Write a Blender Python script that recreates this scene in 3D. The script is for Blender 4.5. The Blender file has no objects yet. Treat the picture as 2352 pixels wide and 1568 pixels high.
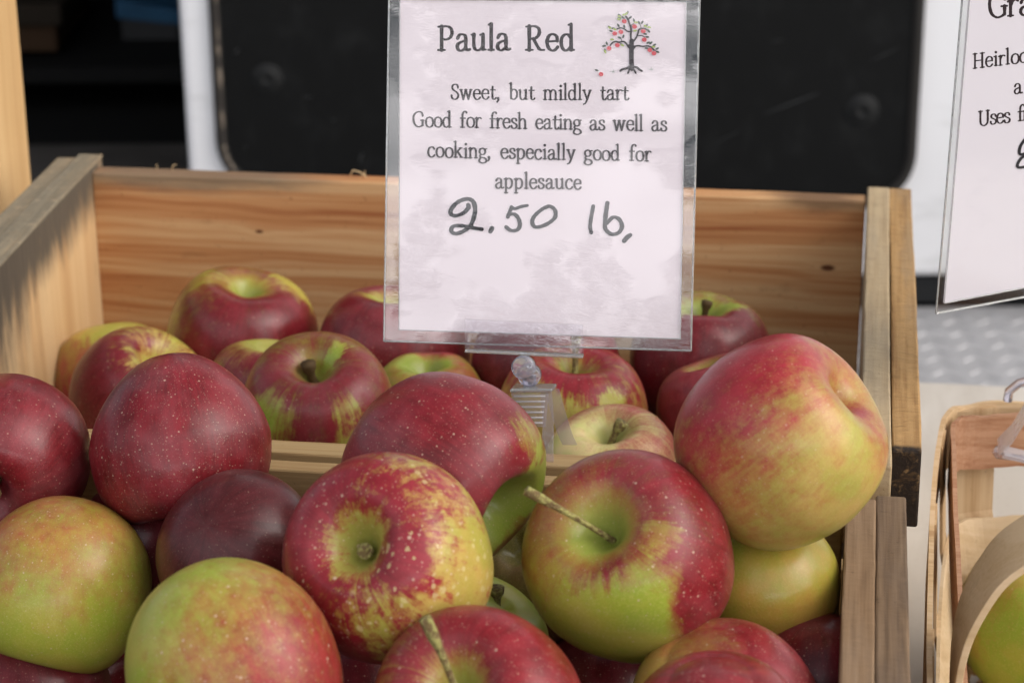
import bpy, bmesh, math, random
import numpy as np
from mathutils import Vector, Matrix, Euler

# ---------------------------------------------------------------- camera, sky, sun, exposure
SC = bpy.context.scene
ZO = 1.36                                   # camera height above the asphalt
F, CX, CY = 5240.0, 1176.0, 784.0           # focal length and centre of a 2352 x 1568 frame
PITCH, ROLL = math.radians(21.0), math.radians(-0.5)
Fw = np.array([0, math.cos(PITCH), -math.sin(PITCH)])
R0 = np.array([1.0, 0, 0]); U0 = np.cross(R0, Fw)
R = math.cos(ROLL) * R0 + math.sin(ROLL) * U0
U = -math.sin(ROLL) * R0 + math.cos(ROLL) * U0

cd = bpy.data.cameras.new('camera'); cam = bpy.data.objects.new('camera', cd)
SC.collection.objects.link(cam); SC.camera = cam
cd.sensor_width = 36; cd.lens = F / 2352 * 36; cd.clip_start = 0.02; cd.clip_end = 500
cam.matrix_world = Matrix(((R[0], U[0], -Fw[0], 0), (R[1], U[1], -Fw[1], 0), (R[2], U[2], -Fw[2], ZO), (0, 0, 0, 1)))
cd.dof.use_dof = True; cd.dof.focus_distance = 0.93; cd.dof.aperture_fstop = 15

ADDED_CLOUD = 44.0                                # brightness of the cloud added to light the signs, in sky units
SUN_DIR = Vector((0.74, -0.22, 0.64)).normalized()      # towards the light: right, a little behind the camera
world = bpy.data.worlds.new('World'); SC.world = world; world.use_nodes = True
wn = world.node_tree; bg = wn.nodes['Background']
sky = wn.nodes.new('ShaderNodeTexSky'); sky.sky_type = 'NISHITA'; sky.sun_disc = False
sky.sun_elevation = math.asin(SUN_DIR.z); sky.sun_rotation = math.atan2(SUN_DIR.x, SUN_DIR.y)
sky.air_density = 1.0; sky.dust_density = 4.0; sky.ozone_density = 1.0
def wnode(typ, **kw):
    n = wn.nodes.new(typ)
    for k, v in kw.items(): setattr(n, k, v)
    return n
def wmath(op, a, b_, clamp=False):
    n = wnode('ShaderNodeMath', operation=op, use_clamp=clamp)
    for i, v in enumerate((a, b_)):
        if isinstance(v, bpy.types.NodeSocket): wn.links.new(v, n.inputs[i])
        else: n.inputs[i].default_value = v
    return n.outputs[0]
def wstep(v, lo, hi):
    n = wnode('ShaderNodeMapRange', interpolation_type='SMOOTHSTEP'); wn.links.new(v, n.inputs[0]); n.inputs[1].default_value = lo; n.inputs[2].default_value = hi
    return n.outputs[0]
geo = wnode('ShaderNodeTexCoord'); wsep = wnode('ShaderNodeSeparateXYZ'); wn.links.new(geo.outputs['Generated'], wsep.inputs[0])
cn = wnode('ShaderNodeTexNoise'); wn.links.new(geo.outputs['Generated'], cn.inputs['Vector']); cn.inputs['Scale'].default_value = 3.2; cn.inputs['Detail'].default_value = 5
back = wstep(wmath('MULTIPLY', wsep.outputs[1], -1.0), .36, .95)                 # unseen cloud bank added behind the camera for card glare and front light
low = wmath('MULTIPLY', wstep(wsep.outputs[2], .07, .12), wmath('SUBTRACT', 1.0, wstep(wsep.outputs[2], .18, .25)))
cl = wmath('MULTIPLY', wmath('MULTIPLY', back, low), wmath('ADD', wmath('MULTIPLY', wstep(cn.outputs[0], .35, .65), .75), .25))
high = wmath('MULTIPLY', wstep(wmath('MULTIPLY', wsep.outputs[1], -1.0), -.15, .6), wmath('MULTIPLY', wstep(wsep.outputs[2], .28, .42), wmath('SUBTRACT', 1.0, wstep(wsep.outputs[2], .6, .85))))
cl = wmath('ADD', cl, wmath('MULTIPLY', high, .17))                               # broader cloud added higher up to brighten the signs from the front
cmix = wnode('ShaderNodeMix', data_type='RGBA', blend_type='ADD'); cmix.inputs[0].default_value = 1
ccol = wnode('ShaderNodeMix', data_type='RGBA'); ccol.inputs[6].default_value = (0, 0, 0, 1); ccol.inputs[7].default_value = (ADDED_CLOUD * 1.0, ADDED_CLOUD * .97, ADDED_CLOUD * .98, 1)
wn.links.new(cl, ccol.inputs[0]); hs = wnode('ShaderNodeHueSaturation'); hs.inputs['Saturation'].default_value = .45; wn.links.new(sky.outputs[0], hs.inputs['Color']); wn.links.new(hs.outputs[0], cmix.inputs[6]); wn.links.new(ccol.outputs[2], cmix.inputs[7])
wn.links.new(cmix.outputs[2], bg.inputs[0]); bg.inputs[1].default_value = 0.115
sd = bpy.data.lights.new('sun', 'SUN'); sun = bpy.data.objects.new('sun', sd); SC.collection.objects.link(sun)
sd.energy = 0.9; sd.angle = math.radians(60); sd.color = (1, 0.965, 0.92)
sun.rotation_euler = SUN_DIR.to_track_quat('Z', 'Y').to_euler(); sun.location = (3, -1, 5)
SC.view_settings.view_transform = 'Standard'; SC.view_settings.look = 'None'
SC.view_settings.gamma = 1; SC.view_settings.exposure = 0.41; SC.view_settings.use_curve_mapping = False
SC.render.engine = 'CYCLES'; SC.cycles.use_denoising = True
SC.cycles.max_bounces = 10; SC.cycles.transparent_max_bounces = 16; SC.cycles.transmission_bounces = 10
SC.cycles.caustics_reflective = False; SC.cycles.caustics_refractive = False

# ---------------------------------------------------------------- geometry helpers (camera-centred metres; +ZO when linked)
def ray(x, y): return ((x - CX) / F) * R - ((y - CY) / F) * U + Fw
def at(x, y, t): return ray(x, y) * t
def on_z(x, y, z): d = ray(x, y); return d * (z / d[2])
def on_y(x, y, Y): d = ray(x, y); return d * (Y / d[1])
def on_plane(x, y, p, n): d = ray(x, y); return d * (np.dot(p, n) / np.dot(d, n))
YAW = math.radians(8.8)
EX = np.array([math.cos(YAW), -math.sin(YAW), 0]); EY = np.array([math.sin(YAW), math.cos(YAW), 0]); EZ = np.array([0, 0, 1.0])
O = np.array([0, .868, -.385])              # crate corner frame: x along the rail, y to the back, z = 0 at the crate rim
def C(x, y, z): return O + EX * x + EY * y + EZ * z

def empty(name, loc, rotz=0):
    o = bpy.data.objects.new(name, None); SC.collection.objects.link(o)
    o.location = (loc[0], loc[1], loc[2] + ZO); o.rotation_euler = (0, 0, rotz); o.empty_display_size = .02
    o['cam'] = 1
    return o
def tag(o, label=None, cat=None, group=None, kind=None):
    if label: o['label'] = label
    if cat: o['category'] = cat
    if group: o['group'] = group
    if kind: o['kind'] = kind
    return o
class MB:
    def __init__(s): s.v = []; s.f = []; s.m = []
    def add(s, vs, fs, mi=0):
        b = len(s.v); s.v += [tuple(map(float, p)) for p in vs]; s.f += [tuple(b + i for i in q) for q in fs]; s.m += [mi] * len(fs); return s
    def box(s, lo, hi, mi=0, X=None):
        x0, y0, z0 = lo; x1, y1, z1 = hi
        vs = [(x0, y0, z0), (x1, y0, z0), (x1, y1, z0), (x0, y1, z0), (x0, y0, z1), (x1, y0, z1), (x1, y1, z1), (x0, y1, z1)]
        if X: vs = [X(*p) for p in vs]
        return s.add(vs, [(0, 3, 2, 1), (4, 5, 6, 7), (0, 1, 5, 4), (1, 2, 6, 5), (2, 3, 7, 6), (3, 0, 4, 7)], mi)
    def tube(s, pts, rad, n=10, mi=0, caps=True, flat=1.0):
        pts = [np.array(p, float) for p in pts]; m = len(pts)
        if not hasattr(rad, '__len__'): rad = [rad] * m
        rings = []; ref = None
        for i in range(m):
            t = pts[min(i + 1, m - 1)] - pts[max(i - 1, 0)]; t /= np.linalg.norm(t)
            if ref is None:
                ref = np.cross(t, (0, 0, 1.0)) if abs(t[2]) < .9 else np.cross(t, (1.0, 0, 0))
            a = ref - t * np.dot(ref, t); a /= np.linalg.norm(a); ref = a; b = np.cross(t, a)
            rings.append([pts[i] + rad[i] * (math.cos(k * 2 * math.pi / n) * a + flat * math.sin(k * 2 * math.pi / n) * b) for k in range(n)])
        vs = [p for r in rings for p in r]; fs = []
        for i in range(m - 1):
            for k in range(n):
                fs.append((i * n + k, i * n + (k + 1) % n, (i + 1) * n + (k + 1) % n, (i + 1) * n + k))
        if caps: fs += [tuple(range(n))[::-1], tuple((m - 1) * n + k for k in range(n))]
        return s.add(vs, fs, mi)
    def build(s, name, mats, parent=None, origin=None, smooth=False, bevel=0, bseg=2, subdiv=0, local=False):
        """verts are camera-centred (or already local); origin becomes the object's location"""
        if parent is not None and origin is None and not local:
            base = np.array(parent.location) - np.array((0, 0, ZO))
        elif origin is not None: base = np.array(origin, float)
        else: base = np.zeros(3)
        me = bpy.data.meshes.new(name)
        me.from_pydata([tuple(np.array(p) - base) for p in s.v] if not local else s.v, [], s.f)
        if not isinstance(mats, (list, tuple)): mats = [mats]
        for m in mats: me.materials.append(m)
        for p, mi in zip(me.polygons, s.m): p.material_index = mi
        bm = bmesh.new(); bm.from_mesh(me)
        bmesh.ops.recalc_face_normals(bm, faces=bm.faces)
        if bevel:
            es = [e for e in bm.edges if len(e.link_faces) == 2 and e.calc_face_angle() > .5]
            bmesh.ops.bevel(bm, geom=es, offset=bevel, segments=bseg, profile=.5, affect='EDGES', clamp_overlap=True)
        bm.to_mesh(me); bm.free()
        if smooth:
            for p in me.polygons: p.use_smooth = True
        o = bpy.data.objects.new(name, me); SC.collection.objects.link(o)
        if parent is not None: o.parent = parent
        else:
            o.location = (base[0], base[1], base[2] + ZO)
        return o
def crom(pts, closed=False, n=6):
    pts = [np.array(p, float) for p in pts]; m = len(pts); out = []
    if m < 3: return pts
    rng = range(m if closed else m - 1)
    for i in rng:
        if closed: p0, p1, p2, p3 = pts[(i - 1) % m], pts[i], pts[(i + 1) % m], pts[(i + 2) % m]
        else: p0, p1, p2, p3 = pts[max(i - 1, 0)], pts[i], pts[i + 1], pts[min(i + 2, m - 1)]
        for k in range(n):
            t = k / n
            out.append(.5 * (2 * p1 + (p2 - p0) * t + (2 * p0 - 5 * p1 + 4 * p2 - p3) * t * t + (3 * p1 - p0 - 3 * p2 + p3) * t ** 3))
    if not closed: out.append(pts[-1])
    return out

# ---------------------------------------------------------------- node helpers
class NT:
    def __init__(s, tree): s.t = tree; s.n = tree.nodes; s.l = tree.links
    def new(s, typ, **kw):
        n = s.n.new(typ)
        for k, v in kw.items():
            if k == 'ins':
                for a, b in v.items(): s.put(n.inputs[a], b)
            else: setattr(n, k, v)
        return n
    def put(s, sock, v):
        if isinstance(v, bpy.types.NodeSocket): s.l.new(v, sock)
        else:
            if sock.type == 'RGBA' and len(v) == 3: v = (*v, 1)
            sock.default_value = v
    def math(s, op, a, b=0.0, c=0.0, clamp=False):
        n = s.n.new('ShaderNodeMath'); n.operation = op; n.use_clamp = clamp
        s.put(n.inputs[0], a); s.put(n.inputs[1], b); s.put(n.inputs[2], c); return n.outputs[0]
    def vmath(s, op, a, b=(0, 0, 0), scale=None):
        n = s.n.new('ShaderNodeVectorMath'); n.operation = op
        s.put(n.inputs[0], a)
        if op != 'NORMALIZE' and op != 'LENGTH': s.put(n.inputs[1], b)
        if scale is not None: s.put(n.inputs['Scale'], scale)
        return n.outputs['Value'] if op in ('DOT_PRODUCT', 'LENGTH', 'DISTANCE') else n.outputs[0]
    def mix(s, f, a, b, blend='MIX'):
        n = s.n.new('ShaderNodeMix'); n.data_type = 'RGBA'; n.blend_type = blend
        s.put(n.inputs[0], f); s.put(n.inputs[6], a); s.put(n.inputs[7], b); return n.outputs[2]
    def noise(s, vec, scale=5, detail=3, rough=.55, dist=0, out=0):
        n = s.n.new('ShaderNodeTexNoise'); s.put(n.inputs['Vector'], vec); s.put(n.inputs['Scale'], scale)
        n.inputs['Detail'].default_value = detail; n.inputs['Roughness'].default_value = rough; n.inputs['Distortion'].default_value = dist
        return n.outputs[out]
    def step(s, v, lo, hi):
        n = s.n.new('ShaderNodeMapRange'); n.interpolation_type = 'SMOOTHSTEP'; n.clamp = True
        s.put(n.inputs[0], v); s.put(n.inputs[1], lo); s.put(n.inputs[2], hi); n.inputs[3].default_value = 0; n.inputs[4].default_value = 1
        return n.outputs[0]
    def ramp(s, v, stops):
        n = s.n.new('ShaderNodeValToRGB'); s.put(n.inputs[0], v); e = n.color_ramp.elements
        while len(e) < len(stops): e.new(.5)
        for q, (p, c) in zip(e, stops): q.position = p; q.color = (*c, 1)
        return n.outputs[0]
    def schlick(s, nrm, f0=.042):
        """two-sided gloss of a thin clear sheet"""
        c = s.math('ABSOLUTE', s.vmath('DOT_PRODUCT', s.new('ShaderNodeNewGeometry').outputs['Incoming'], nrm))
        return s.math('ADD', f0, s.math('MULTIPLY', s.math('POWER', s.math('SUBTRACT', 1.0, c, clamp=True), 5.0), 1 - f0))
    def bump(s, h, strength=.2, dist=.001):
        n = s.n.new('ShaderNodeBump'); n.inputs['Strength'].default_value = strength; n.inputs['Distance'].default_value = dist
        s.put(n.inputs['Height'], h); return n.outputs[0]
def mat(name):
    m = bpy.data.materials.new(name); m.use_nodes = True
    t = NT(m.node_tree); b = m.node_tree.nodes['Principled BSDF']
    return m, t, b
def simple(name, col, rough=.5, spec=.5, metal=0, var=.12, scale=60, bump=.05):
    m, t, b = mat(name); tc = t.new('ShaderNodeTexCoord').outputs['Object']
    n = t.noise(tc, scale, 4)
    lo = tuple(c * (1 - var) for c in col); hi = tuple(min(1, c * (1 + var)) for c in col)
    t.put(b.inputs['Base Color'], t.mix(n, lo, hi)); b.inputs['Roughness'].default_value = rough
    b.inputs['Specular IOR Level'].default_value = spec; b.inputs['Metallic'].default_value = metal
    if bump: t.put(b.inputs['Normal'], t.bump(n, bump, .001))
    return m

WOODN = [0]
def wood(name, light, mid, dark, axis=0, bands=70, wob=.05, gray=0.0, graycol=(.17, .145, .11), fibre=.35, stain_shade=None, rough=.72, knots=(), saw=0.0):
    """long-grained board; axis = grain direction in the board's own frame; stain_shade = stain or painted shade as (centre, radii, colour)"""
    WOODN[0] += 1
    m, t, b = mat(name); tc = t.new('ShaderNodeTexCoord').outputs['Object']
    off = tuple(random.Random(WOODN[0] * 7 + 1).uniform(0, 9) for _ in range(3))
    p = t.vmath('ADD', tc, off)
    sx = [1.0, 1.0, 1.0]
    def st(along, across):
        q = [across] * 3; q[axis] = along; return t.vmath('MULTIPLY', p, tuple(q))
    wobn = t.noise(st(4, 14), 1, 2)
    acr = t.new('ShaderNodeSeparateXYZ'); t.put(acr.inputs[0], p)
    other = [i for i in range(3) if i != axis]
    a0 = t.math('ADD', acr.outputs[other[-1]], t.math('MULTIPLY', acr.outputs[other[0]], .6))
    h = t.math('ADD', a0, t.math('MULTIPLY', t.math('SUBTRACT', wobn, .5), wob))
    for kc, kr in knots:
        d = t.vmath('LENGTH', t.vmath('MULTIPLY', t.vmath('SUBTRACT', tc, kc), (.45, 1, 1) if axis == 0 else (1, 1, .45)))
        g = t.math('POWER', 2.718, t.math('MULTIPLY', t.math('POWER', t.math('DIVIDE', d, kr * 2.2), 2), -1))
        h = t.math('ADD', h, t.math('MULTIPLY', g, kr * 1.6))
    ring = t.noise(t.new('ShaderNodeCombineXYZ', ins={0: h}).outputs[0], bands, 3, .65)
    fib = t.noise(st(9, 420), 1, 3, .6)
    big = t.noise(st(2.2, 20), 1, 2)
    v = t.math('ADD', t.math('MULTIPLY', ring, .75), t.math('MULTIPLY', big, .3))
    v = t.math('ADD', v, t.math('MULTIPLY', t.math('SUBTRACT', fib, .5), fibre))
    col = t.ramp(v, [(.37, dark), (.48, mid), (.58, light)])
    for kc, kr in knots:
        d = t.vmath('LENGTH', t.vmath('MULTIPLY', t.vmath('SUBTRACT', tc, kc), (.45, 1, 1) if axis == 0 else (1, 1, .45)))
        col = t.mix(t.math('SUBTRACT', 1, t.step(d, kr * .35, kr * .8)), col, tuple(c * .35 for c in dark))
    if gray:
        g = t.math('MULTIPLY', t.step(t.noise(st(5, 45), 1, 4, .65), .62 - gray * .45, .75 - gray * .2), min(1, gray * 1.15))
        gc = t.mix(fib, tuple(c * .6 for c in graycol), tuple(c * 1.45 for c in graycol))
        col = t.mix(g, col, gc)
    if stain_shade:
        for (c, r, sc, amt) in stain_shade:
            d = t.vmath('LENGTH', t.vmath('DIVIDE', t.vmath('SUBTRACT', tc, c), r))
            d = t.math('ADD', d, t.math('MULTIPLY', t.math('SUBTRACT', t.noise(st(22, 120), 1, 4, .7), .5), .8))
            col = t.mix(t.math('MULTIPLY', t.math('SUBTRACT', 1, t.step(d, .45, 1.2)), amt), col, t.mix(fib, tuple(k * .7 for k in sc), tuple(k * 1.2 for k in sc)))
    if saw:
        sw = t.noise(t.vmath('ADD', st(330, 22), t.vmath('MULTIPLY', t.noise(p, 60, 2, out=1), (5, 5, 5))), 1, 4, .7); sw2 = t.noise(p, 140, 4, .65)
        col = t.mix(t.math('MULTIPLY', t.step(sw, .50, .72), saw * .55), col, tuple(c * .45 for c in mid))
        col = t.mix(t.math('MULTIPLY', t.step(sw2, .52, .75), saw * .5), col, tuple(min(1, c * 1.35) for c in light))
        fib = t.math('ADD', fib, t.math('MULTIPLY', sw, saw * 2.2))
    speck = t.step(t.noise(p, 330, 2), .68, .76)
    wear = t.step(t.noise(st(26, 60), 1, 5, .7), .58, .74); col = t.mix(t.math('MULTIPLY', wear, .38), col, tuple(c * .55 for c in mid))
    col = t.mix(t.math('MULTIPLY', speck, .35), col, tuple(c * .4 for c in dark))
    t.put(b.inputs['Base Color'], col); b.inputs['Roughness'].default_value = rough; b.inputs['Specular IOR Level'].default_value = .25
    t.put(b.inputs['Normal'], t.bump(t.math('ADD', fib, t.math('MULTIPLY', ring, .4)), .35 + gray * .4, .0006))
    return m

def board(name, lo, hi, m, parent, rotz=0.0, bevel=.0009, pivot=None, seed=0, rag=.00022):
    """a board in its parent's frame; the mesh is centred so that grain runs in board coordinates"""
    lo = np.array(lo, float); hi = np.array(hi, float); c = (lo + hi) / 2; h = (hi - lo) / 2
    bm = bmesh.new(); bmesh.ops.create_cube(bm, size=2)
    for v in bm.verts: v.co = Vector((v.co.x * h[0], v.co.y * h[1], v.co.z * h[2]))
    ax = int(np.argmax(h)); n = max(2, int(h[ax] * 2 / .012))
    es = [e for e in bm.edges if abs((e.verts[0].co - e.verts[1].co)[ax]) > h[ax]]
    bmesh.ops.subdivide_edges(bm, edges=es, cuts=n, use_grid_fill=True)
    es = [e for e in bm.edges if len(e.link_faces) == 2 and e.calc_face_angle() > .5]
    bmesh.ops.bevel(bm, geom=es, offset=bevel, segments=2, profile=.5, affect='EDGES', clamp_overlap=True)
    rg = random.Random(seed + 3); ph = [rg.uniform(0, 6.28) for _ in range(8)]
    for v in bm.verts:
        x = v.co[ax]
        for k in range(3):
            if k != ax:
                v.co[k] += rag * (math.sin(x * 14 + ph[k]) + .5 * math.sin(x * 33 + ph[k + 3])) + rag * .5 * rg.uniform(-1, 1)
    me = bpy.data.meshes.new(name); bm.to_mesh(me); bm.free(); me.materials.append(m)
    o = bpy.data.objects.new(name, me); SC.collection.objects.link(o); o.parent = parent
    if rotz:
        pv = np.array(pivot if pivot is not None else c); d = c - pv; cs, sn = math.cos(rotz), math.sin(rotz)
        c = pv + np.array([d[0] * cs - d[1] * sn, d[0] * sn + d[1] * cs, d[2]])
    o.location = tuple(c); o.rotation_euler = (0, 0, rotz)
    return o

# ---------------------------------------------------------------- ground and table
asphalt = simple('asphalt', (.05, .05, .052), .9, .3, var=.4, scale=300, bump=.3)
g = MB().add([(-60, -60, -ZO), (60, -60, -ZO), (60, 60, -ZO), (-60, 60, -ZO)], [(0, 1, 2, 3)]).build('ground', asphalt, origin=(0, 0, -ZO))
tag(g, kind='structure')

m_table, t, b = mat('table_top'); tc = t.new('ShaderNodeTexCoord').outputs['Object']
n1 = t.noise(t.vmath('MULTIPLY', tc, (30, 6, 6)), 1, 4); n2 = t.noise(tc, 220, 3)
col = t.mix(t.step(n1, .35, .7), (.50, .45, .385), (.62, .575, .51)); col = t.mix(t.math('MULTIPLY', t.step(n2, .6, .75), .3), col, (.36, .31, .26))
t.put(b.inputs['Base Color'], col); b.inputs['Roughness'].default_value = .6; t.put(b.inputs['Normal'], t.bump(n2, .15, .0006))
table = empty('market_table', C(0, 0, -.975), -YAW)
tag(table, 'pale plywood table top carrying the crates and the splint basket', 'table')
TZ = -.17
board('table_top', (-1.0, -.95, .775), (1.1, .535, .805), m_table, table, bevel=.003, rag=0)
m_leg = simple('table_leg', (.3, .3, .31), .4, .5, .8)
for x in (-.92, 1.02):
    for y in (-.85, .43):
        board('leg', (x - .02, y - .02, 0), (x + .02, y + .02, .775), m_leg, table, rag=0)

# ---------------------------------------------------------------- van behind the table
VY = 2.40
m_white, t, b = mat('van_white'); tc = t.new('ShaderNodeTexCoord').outputs['Object']
n1 = t.noise(t.vmath('MULTIPLY', tc, (3, 3, 9)), 3, 5, .6)
t.put(b.inputs['Base Color'], t.mix(t.step(n1, .52, .72), (.84, .84, .85), (.70, .70, .70)))
b.inputs['Roughness'].default_value = .28; b.inputs['Coat Weight'].default_value = .3
m_panel, t, b = mat('van_black_panel'); tc = t.new('ShaderNodeTexCoord').outputs['Object']
n1 = t.noise(tc, 18, 6, .7); n2 = t.noise(t.vmath('MULTIPLY', tc, (8, 8, 2)), 9, 4, .6)
d1 = t.math('ADD', t.math('MULTIPLY', t.step(n1, .5, .8), .6), t.math('MULTIPLY', t.step(n2, .55, .85), .5))
col = t.mix(d1, (.0045, .0048, .0048), (.018, .019, .019))
t.put(b.inputs['Base Color'], col); b.inputs['Roughness'].default_value = .6; b.inputs['Specular IOR Level'].default_value = .13
t.put(b.inputs['Normal'], t.bump(n1, .12, .002))
m_scratch = simple('panel_scratch', (.11, .115, .115), .8, .2)
m_rubber = simple('rubber_seal', (.018, .016, .014), .7, .3)
m_foam = simple('worn_seal_edge', (.22, .18, .14), .9, .1, var=.7, scale=45)
m_dark = simple('van_interior', (.006, .006, .006), .8, .15)
m_floorstrip = simple('van_floor_metal', (.06, .055, .05), .6, .3, var=.5, scale=14)

vx0 = on_y(421, 200, VY)[0]; vxe = 1.7
van = empty('van', (0.3, VY, -ZO))
tag(van, 'white van parked behind the table, black panels in its rear door', 'van')
zb = on_y(2130, 636, VY)[2]
zt = 1.0
def vpan(pts_out, y0, y1, name, m, parent, bevel=0):
    n = len(pts_out); vs = [(x, y0, z) for x, z in pts_out] + [(x, y1, z) for x, z in pts_out]
    fs = [tuple(range(n)), tuple(range(2 * n - 1, n - 1, -1))] + [(i, n + i, n + (i + 1) % n, (i + 1) % n) for i in range(n)]
    return MB().add(vs, fs).build(name, m, parent, bevel=bevel)
def rrect(x0, x1, z0, z1, r, n=10):
    out = []
    for cx, cz, a0 in ((x1 - r, z1 - r, 0), (x0 + r, z1 - r, 90), (x0 + r, z0 + r, 180), (x1 - r, z0 + r, 270)):
        for k in range(n + 1):
            a = math.radians(a0 + 90 * k / n); out.append((cx + r * math.cos(a), cz + r * math.sin(a)))
    return out
vpan([(vx0, zt), (vx0, zb), (vxe, zb), (vxe, zt)], VY, VY + .05, 'door', m_white, van, bevel=.008)
vpan([(vxe, zt), (vxe, zb - .3), (vxe + .06, zb - .3), (vxe + .06, zt)], VY + .051, VY + 3.2, 'side_wall', m_white, van)
vpan([(-1.2, zt + .05), (-1.2, zt + .002), (vxe + .06, zt + .002), (vxe + .06, zt + .05)], VY, VY + 3.2, 'roof', m_white, van)
# dark cargo bay seen through the open doorway
inner = MB()
fz = on_y(250, 372, VY + .25)[2]
inner.box((-1.2, VY + .06, fz - .04), (vxe - .02, VY + 2.6, fz))
inner.box((-1.2, VY + 2.6, fz), (vxe - .02, VY + 2.64, zt))
inner.box((-1.24, VY + .02, fz - .04), (-1.2, VY + 2.64, zt))
inner.build('cargo_bay', m_dark, van)
MB().box((-1.19, VY + .03, fz + .002), (vx0 + .02, VY + .30, fz + .008)).build('sill', m_floorstrip, van)
# black panel, seal, bolts
pl, pr = on_y(505, 150, VY)[0], on_y(2098, 150, VY)[0]; pzb = on_y(1200, 424, VY)[2]; SLANT = .030
vpan([(x, z - SLANT * (x - pl)) for x, z in rrect(pl, pr, pzb, .35, .055)], VY - .006, VY - .0005, 'door_panel', m_panel, van, bevel=.002)
ring = rrect(pl - .002, pr + .002, pzb - .002, .352, .057)
MB().tube([(x, VY - .004, z - SLANT * (x - pl)) for x, z in ring + ring[:1]], .0065, 8, caps=False).build('rubber_seal', m_rubber, van, smooth=True)
ring2 = [q for q in rrect(pl + .0005, pr - .0005, pzb + .0005, .3495, .0545, 18)]
rg = random.Random(4)
half = [(pl + .0005, .30)] + [(pl + .0005, z) for z in np.arange(.29, pzb + .056, -.006)] + [(pl + .055 - .0545 * math.cos(a), pzb + .055 - .0545 * math.sin(a)) for a in np.linspace(.05, 1.5, 18)]
MB().tube([(x + rg.uniform(-.0005, .0005), VY - .0108, z) for x, z in half], [max(.0002, rg.uniform(-.0012, .0022)) for _ in half], 6).build('seal_edging', m_foam, van)
def bolt(px, py, r):
    c = on_y(px, py, VY - .006); mb = MB(); n = 20
    prof = [(r * 1.5, 0), (r * 1.35, .0016), (r * 1.05, .0008), (r, .002), (r * .75, .0034), (r * .25, .0036), (r * .2, .0015), (.0001, .0015)]
    vs = [(c[0] + a * math.cos(k * 2 * math.pi / n), VY - .0062 - h, c[2] + a * math.sin(k * 2 * math.pi / n)) for a, h in prof for k in range(n)]
    fs = [(i * n + k, i * n + (k + 1) % n, (i + 1) * n + (k + 1) % n, (i + 1) * n + k) for i in range(len(prof) - 1) for k in range(n)]
    mb.add(vs, fs).build('bolt', m_boltm, van, smooth=True)
m_boltm = simple('bolt_black', (.009, .0095, .0095), .6, .2)
bolt(614, 182, .0115); bolt(1981, 255, .0125)
for (x0, y0, x1, y1, w) in ((1755, 262, 1880, 214, .0011), (538, 125, 548, 112, .0022), (764, 275, 767, 276, .0028), (2000, 140, 2065, 110, .0008), (1770, 96, 1800, 92, .0006), (690, 225, 720, 222, .0006), (1640, 330, 1700, 300, .0005), (826, 375, 832, 350, .0022), (560, 340, 566, 336, .0012)):
    a = on_y(x0, y0, VY - .0062); c = on_y(x1, y1, VY - .0062)
    a[1] = c[1] = VY - .0064
    MB().tube([a, (a + c) / 2, c], [w * .3, w, w * .4], 6, flat=.25).build('scratch', m_scratch, van)
# diamond plate step bumper
m_plate, t, b = mat('tread_plate'); tc = t.new('ShaderNodeTexCoord').outputs['Object']
n1 = t.noise(tc, 40, 4)
t.put(b.inputs['Base Color'], t.mix(n1, (.34, .335, .34), (.5, .495, .5))); b.inputs['Metallic'].default_value = .5
t.put(b.inputs['Roughness'], t.mix(n1, (.45,) * 3, (.7,) * 3))
pz = on_y(2200, 703, VY)[2]
pm = MB().box((-1.25, VY - .46, pz - .05), (vxe, VY - .002, pz))
y = VY - .44; j = 0
while y < VY - .02:
    x = vx0 + (.019 if j % 2 else 0) + .7
    while x < 1.2:
        a = math.radians(40 if j % 2 else -40); ca, sa = math.cos(a), math.sin(a); L, Wd = .0125, .0026
        pts = [(-L, 0), (-L * .5, -Wd), (L * .5, -Wd), (L, 0), (L * .5, Wd), (-L * .5, Wd)]
        vs = [(x + px * ca - py * sa, y + px * sa + py * ca, pz - .0002) for px, py in pts] + [(x + px * .6 * ca - py * .5 * sa, y + px * .6 * sa + py * .5 * ca, pz + .0013) for px, py in pts]
        pm.add(vs, [(0, 1, 7, 6), (1, 2, 8, 7), (2, 3, 9, 8), (3, 4, 10, 9), (4, 5, 11, 10), (5, 0, 6, 11), (6, 7, 8, 9, 10, 11)])
        x += .038
    y += .0185; j += 1
pm.build('step_bumper', m_plate, van)
m_rib = simple('bumper_rubber', (.012, .013, .014), .6, .3)
rm = MB()
for k in range(4):
    zz = pz + .006 + k * .0085
    rm.tube([(-1.2, VY + .012, zz), (vxe - .05, VY + .012, zz)], .0042, 8)
rm.box((-1.2, VY + .018, pz - .02), (vxe - .03, VY + .06, zb + .002))
rm.build('rubber_strip', m_rib, van)
# things in the dark bay
m_card = simple('cardboard', (.035, .02, .011), .85, .1)
bx = empty('cardboard_box', on_y(60, 122, VY + .5))
p0 = on_y(20, 122, VY + .5); p1 = on_y(128, 60, VY + .5)
tag(bx, 'brown cardboard box in the dark open doorway beside the wooden post', 'box')
MB().box((p0[0] - .05, VY + .5, p0[2] - .0), (p1[0], VY + .75, p1[2])).build('carton', m_card, bx, bevel=.004)
MB().box((p0[0] - .06, VY + .49, p1[2] + .001), (p1[0] + .01, VY + .76, p1[2] + .03)).build('lid', simple('carton_lid', (.018, .014, .01), .85, .1), bx, bevel=.004)
sh = empty('cargo_shelf', (on_y(200, 130, VY + .6)[0], VY + .6, fz))
tag(sh, 'dark shelf rack inside the open van, seen through the doorway', 'shelf')
szz = p0[2] - .008
MB().box((-1.1, VY + .45, szz - .02), (vx0 + .12, VY + .9, szz)).build('shelf_board', simple('dark_shelf', (.006, .006, .006), .8, .1), sh)
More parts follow.
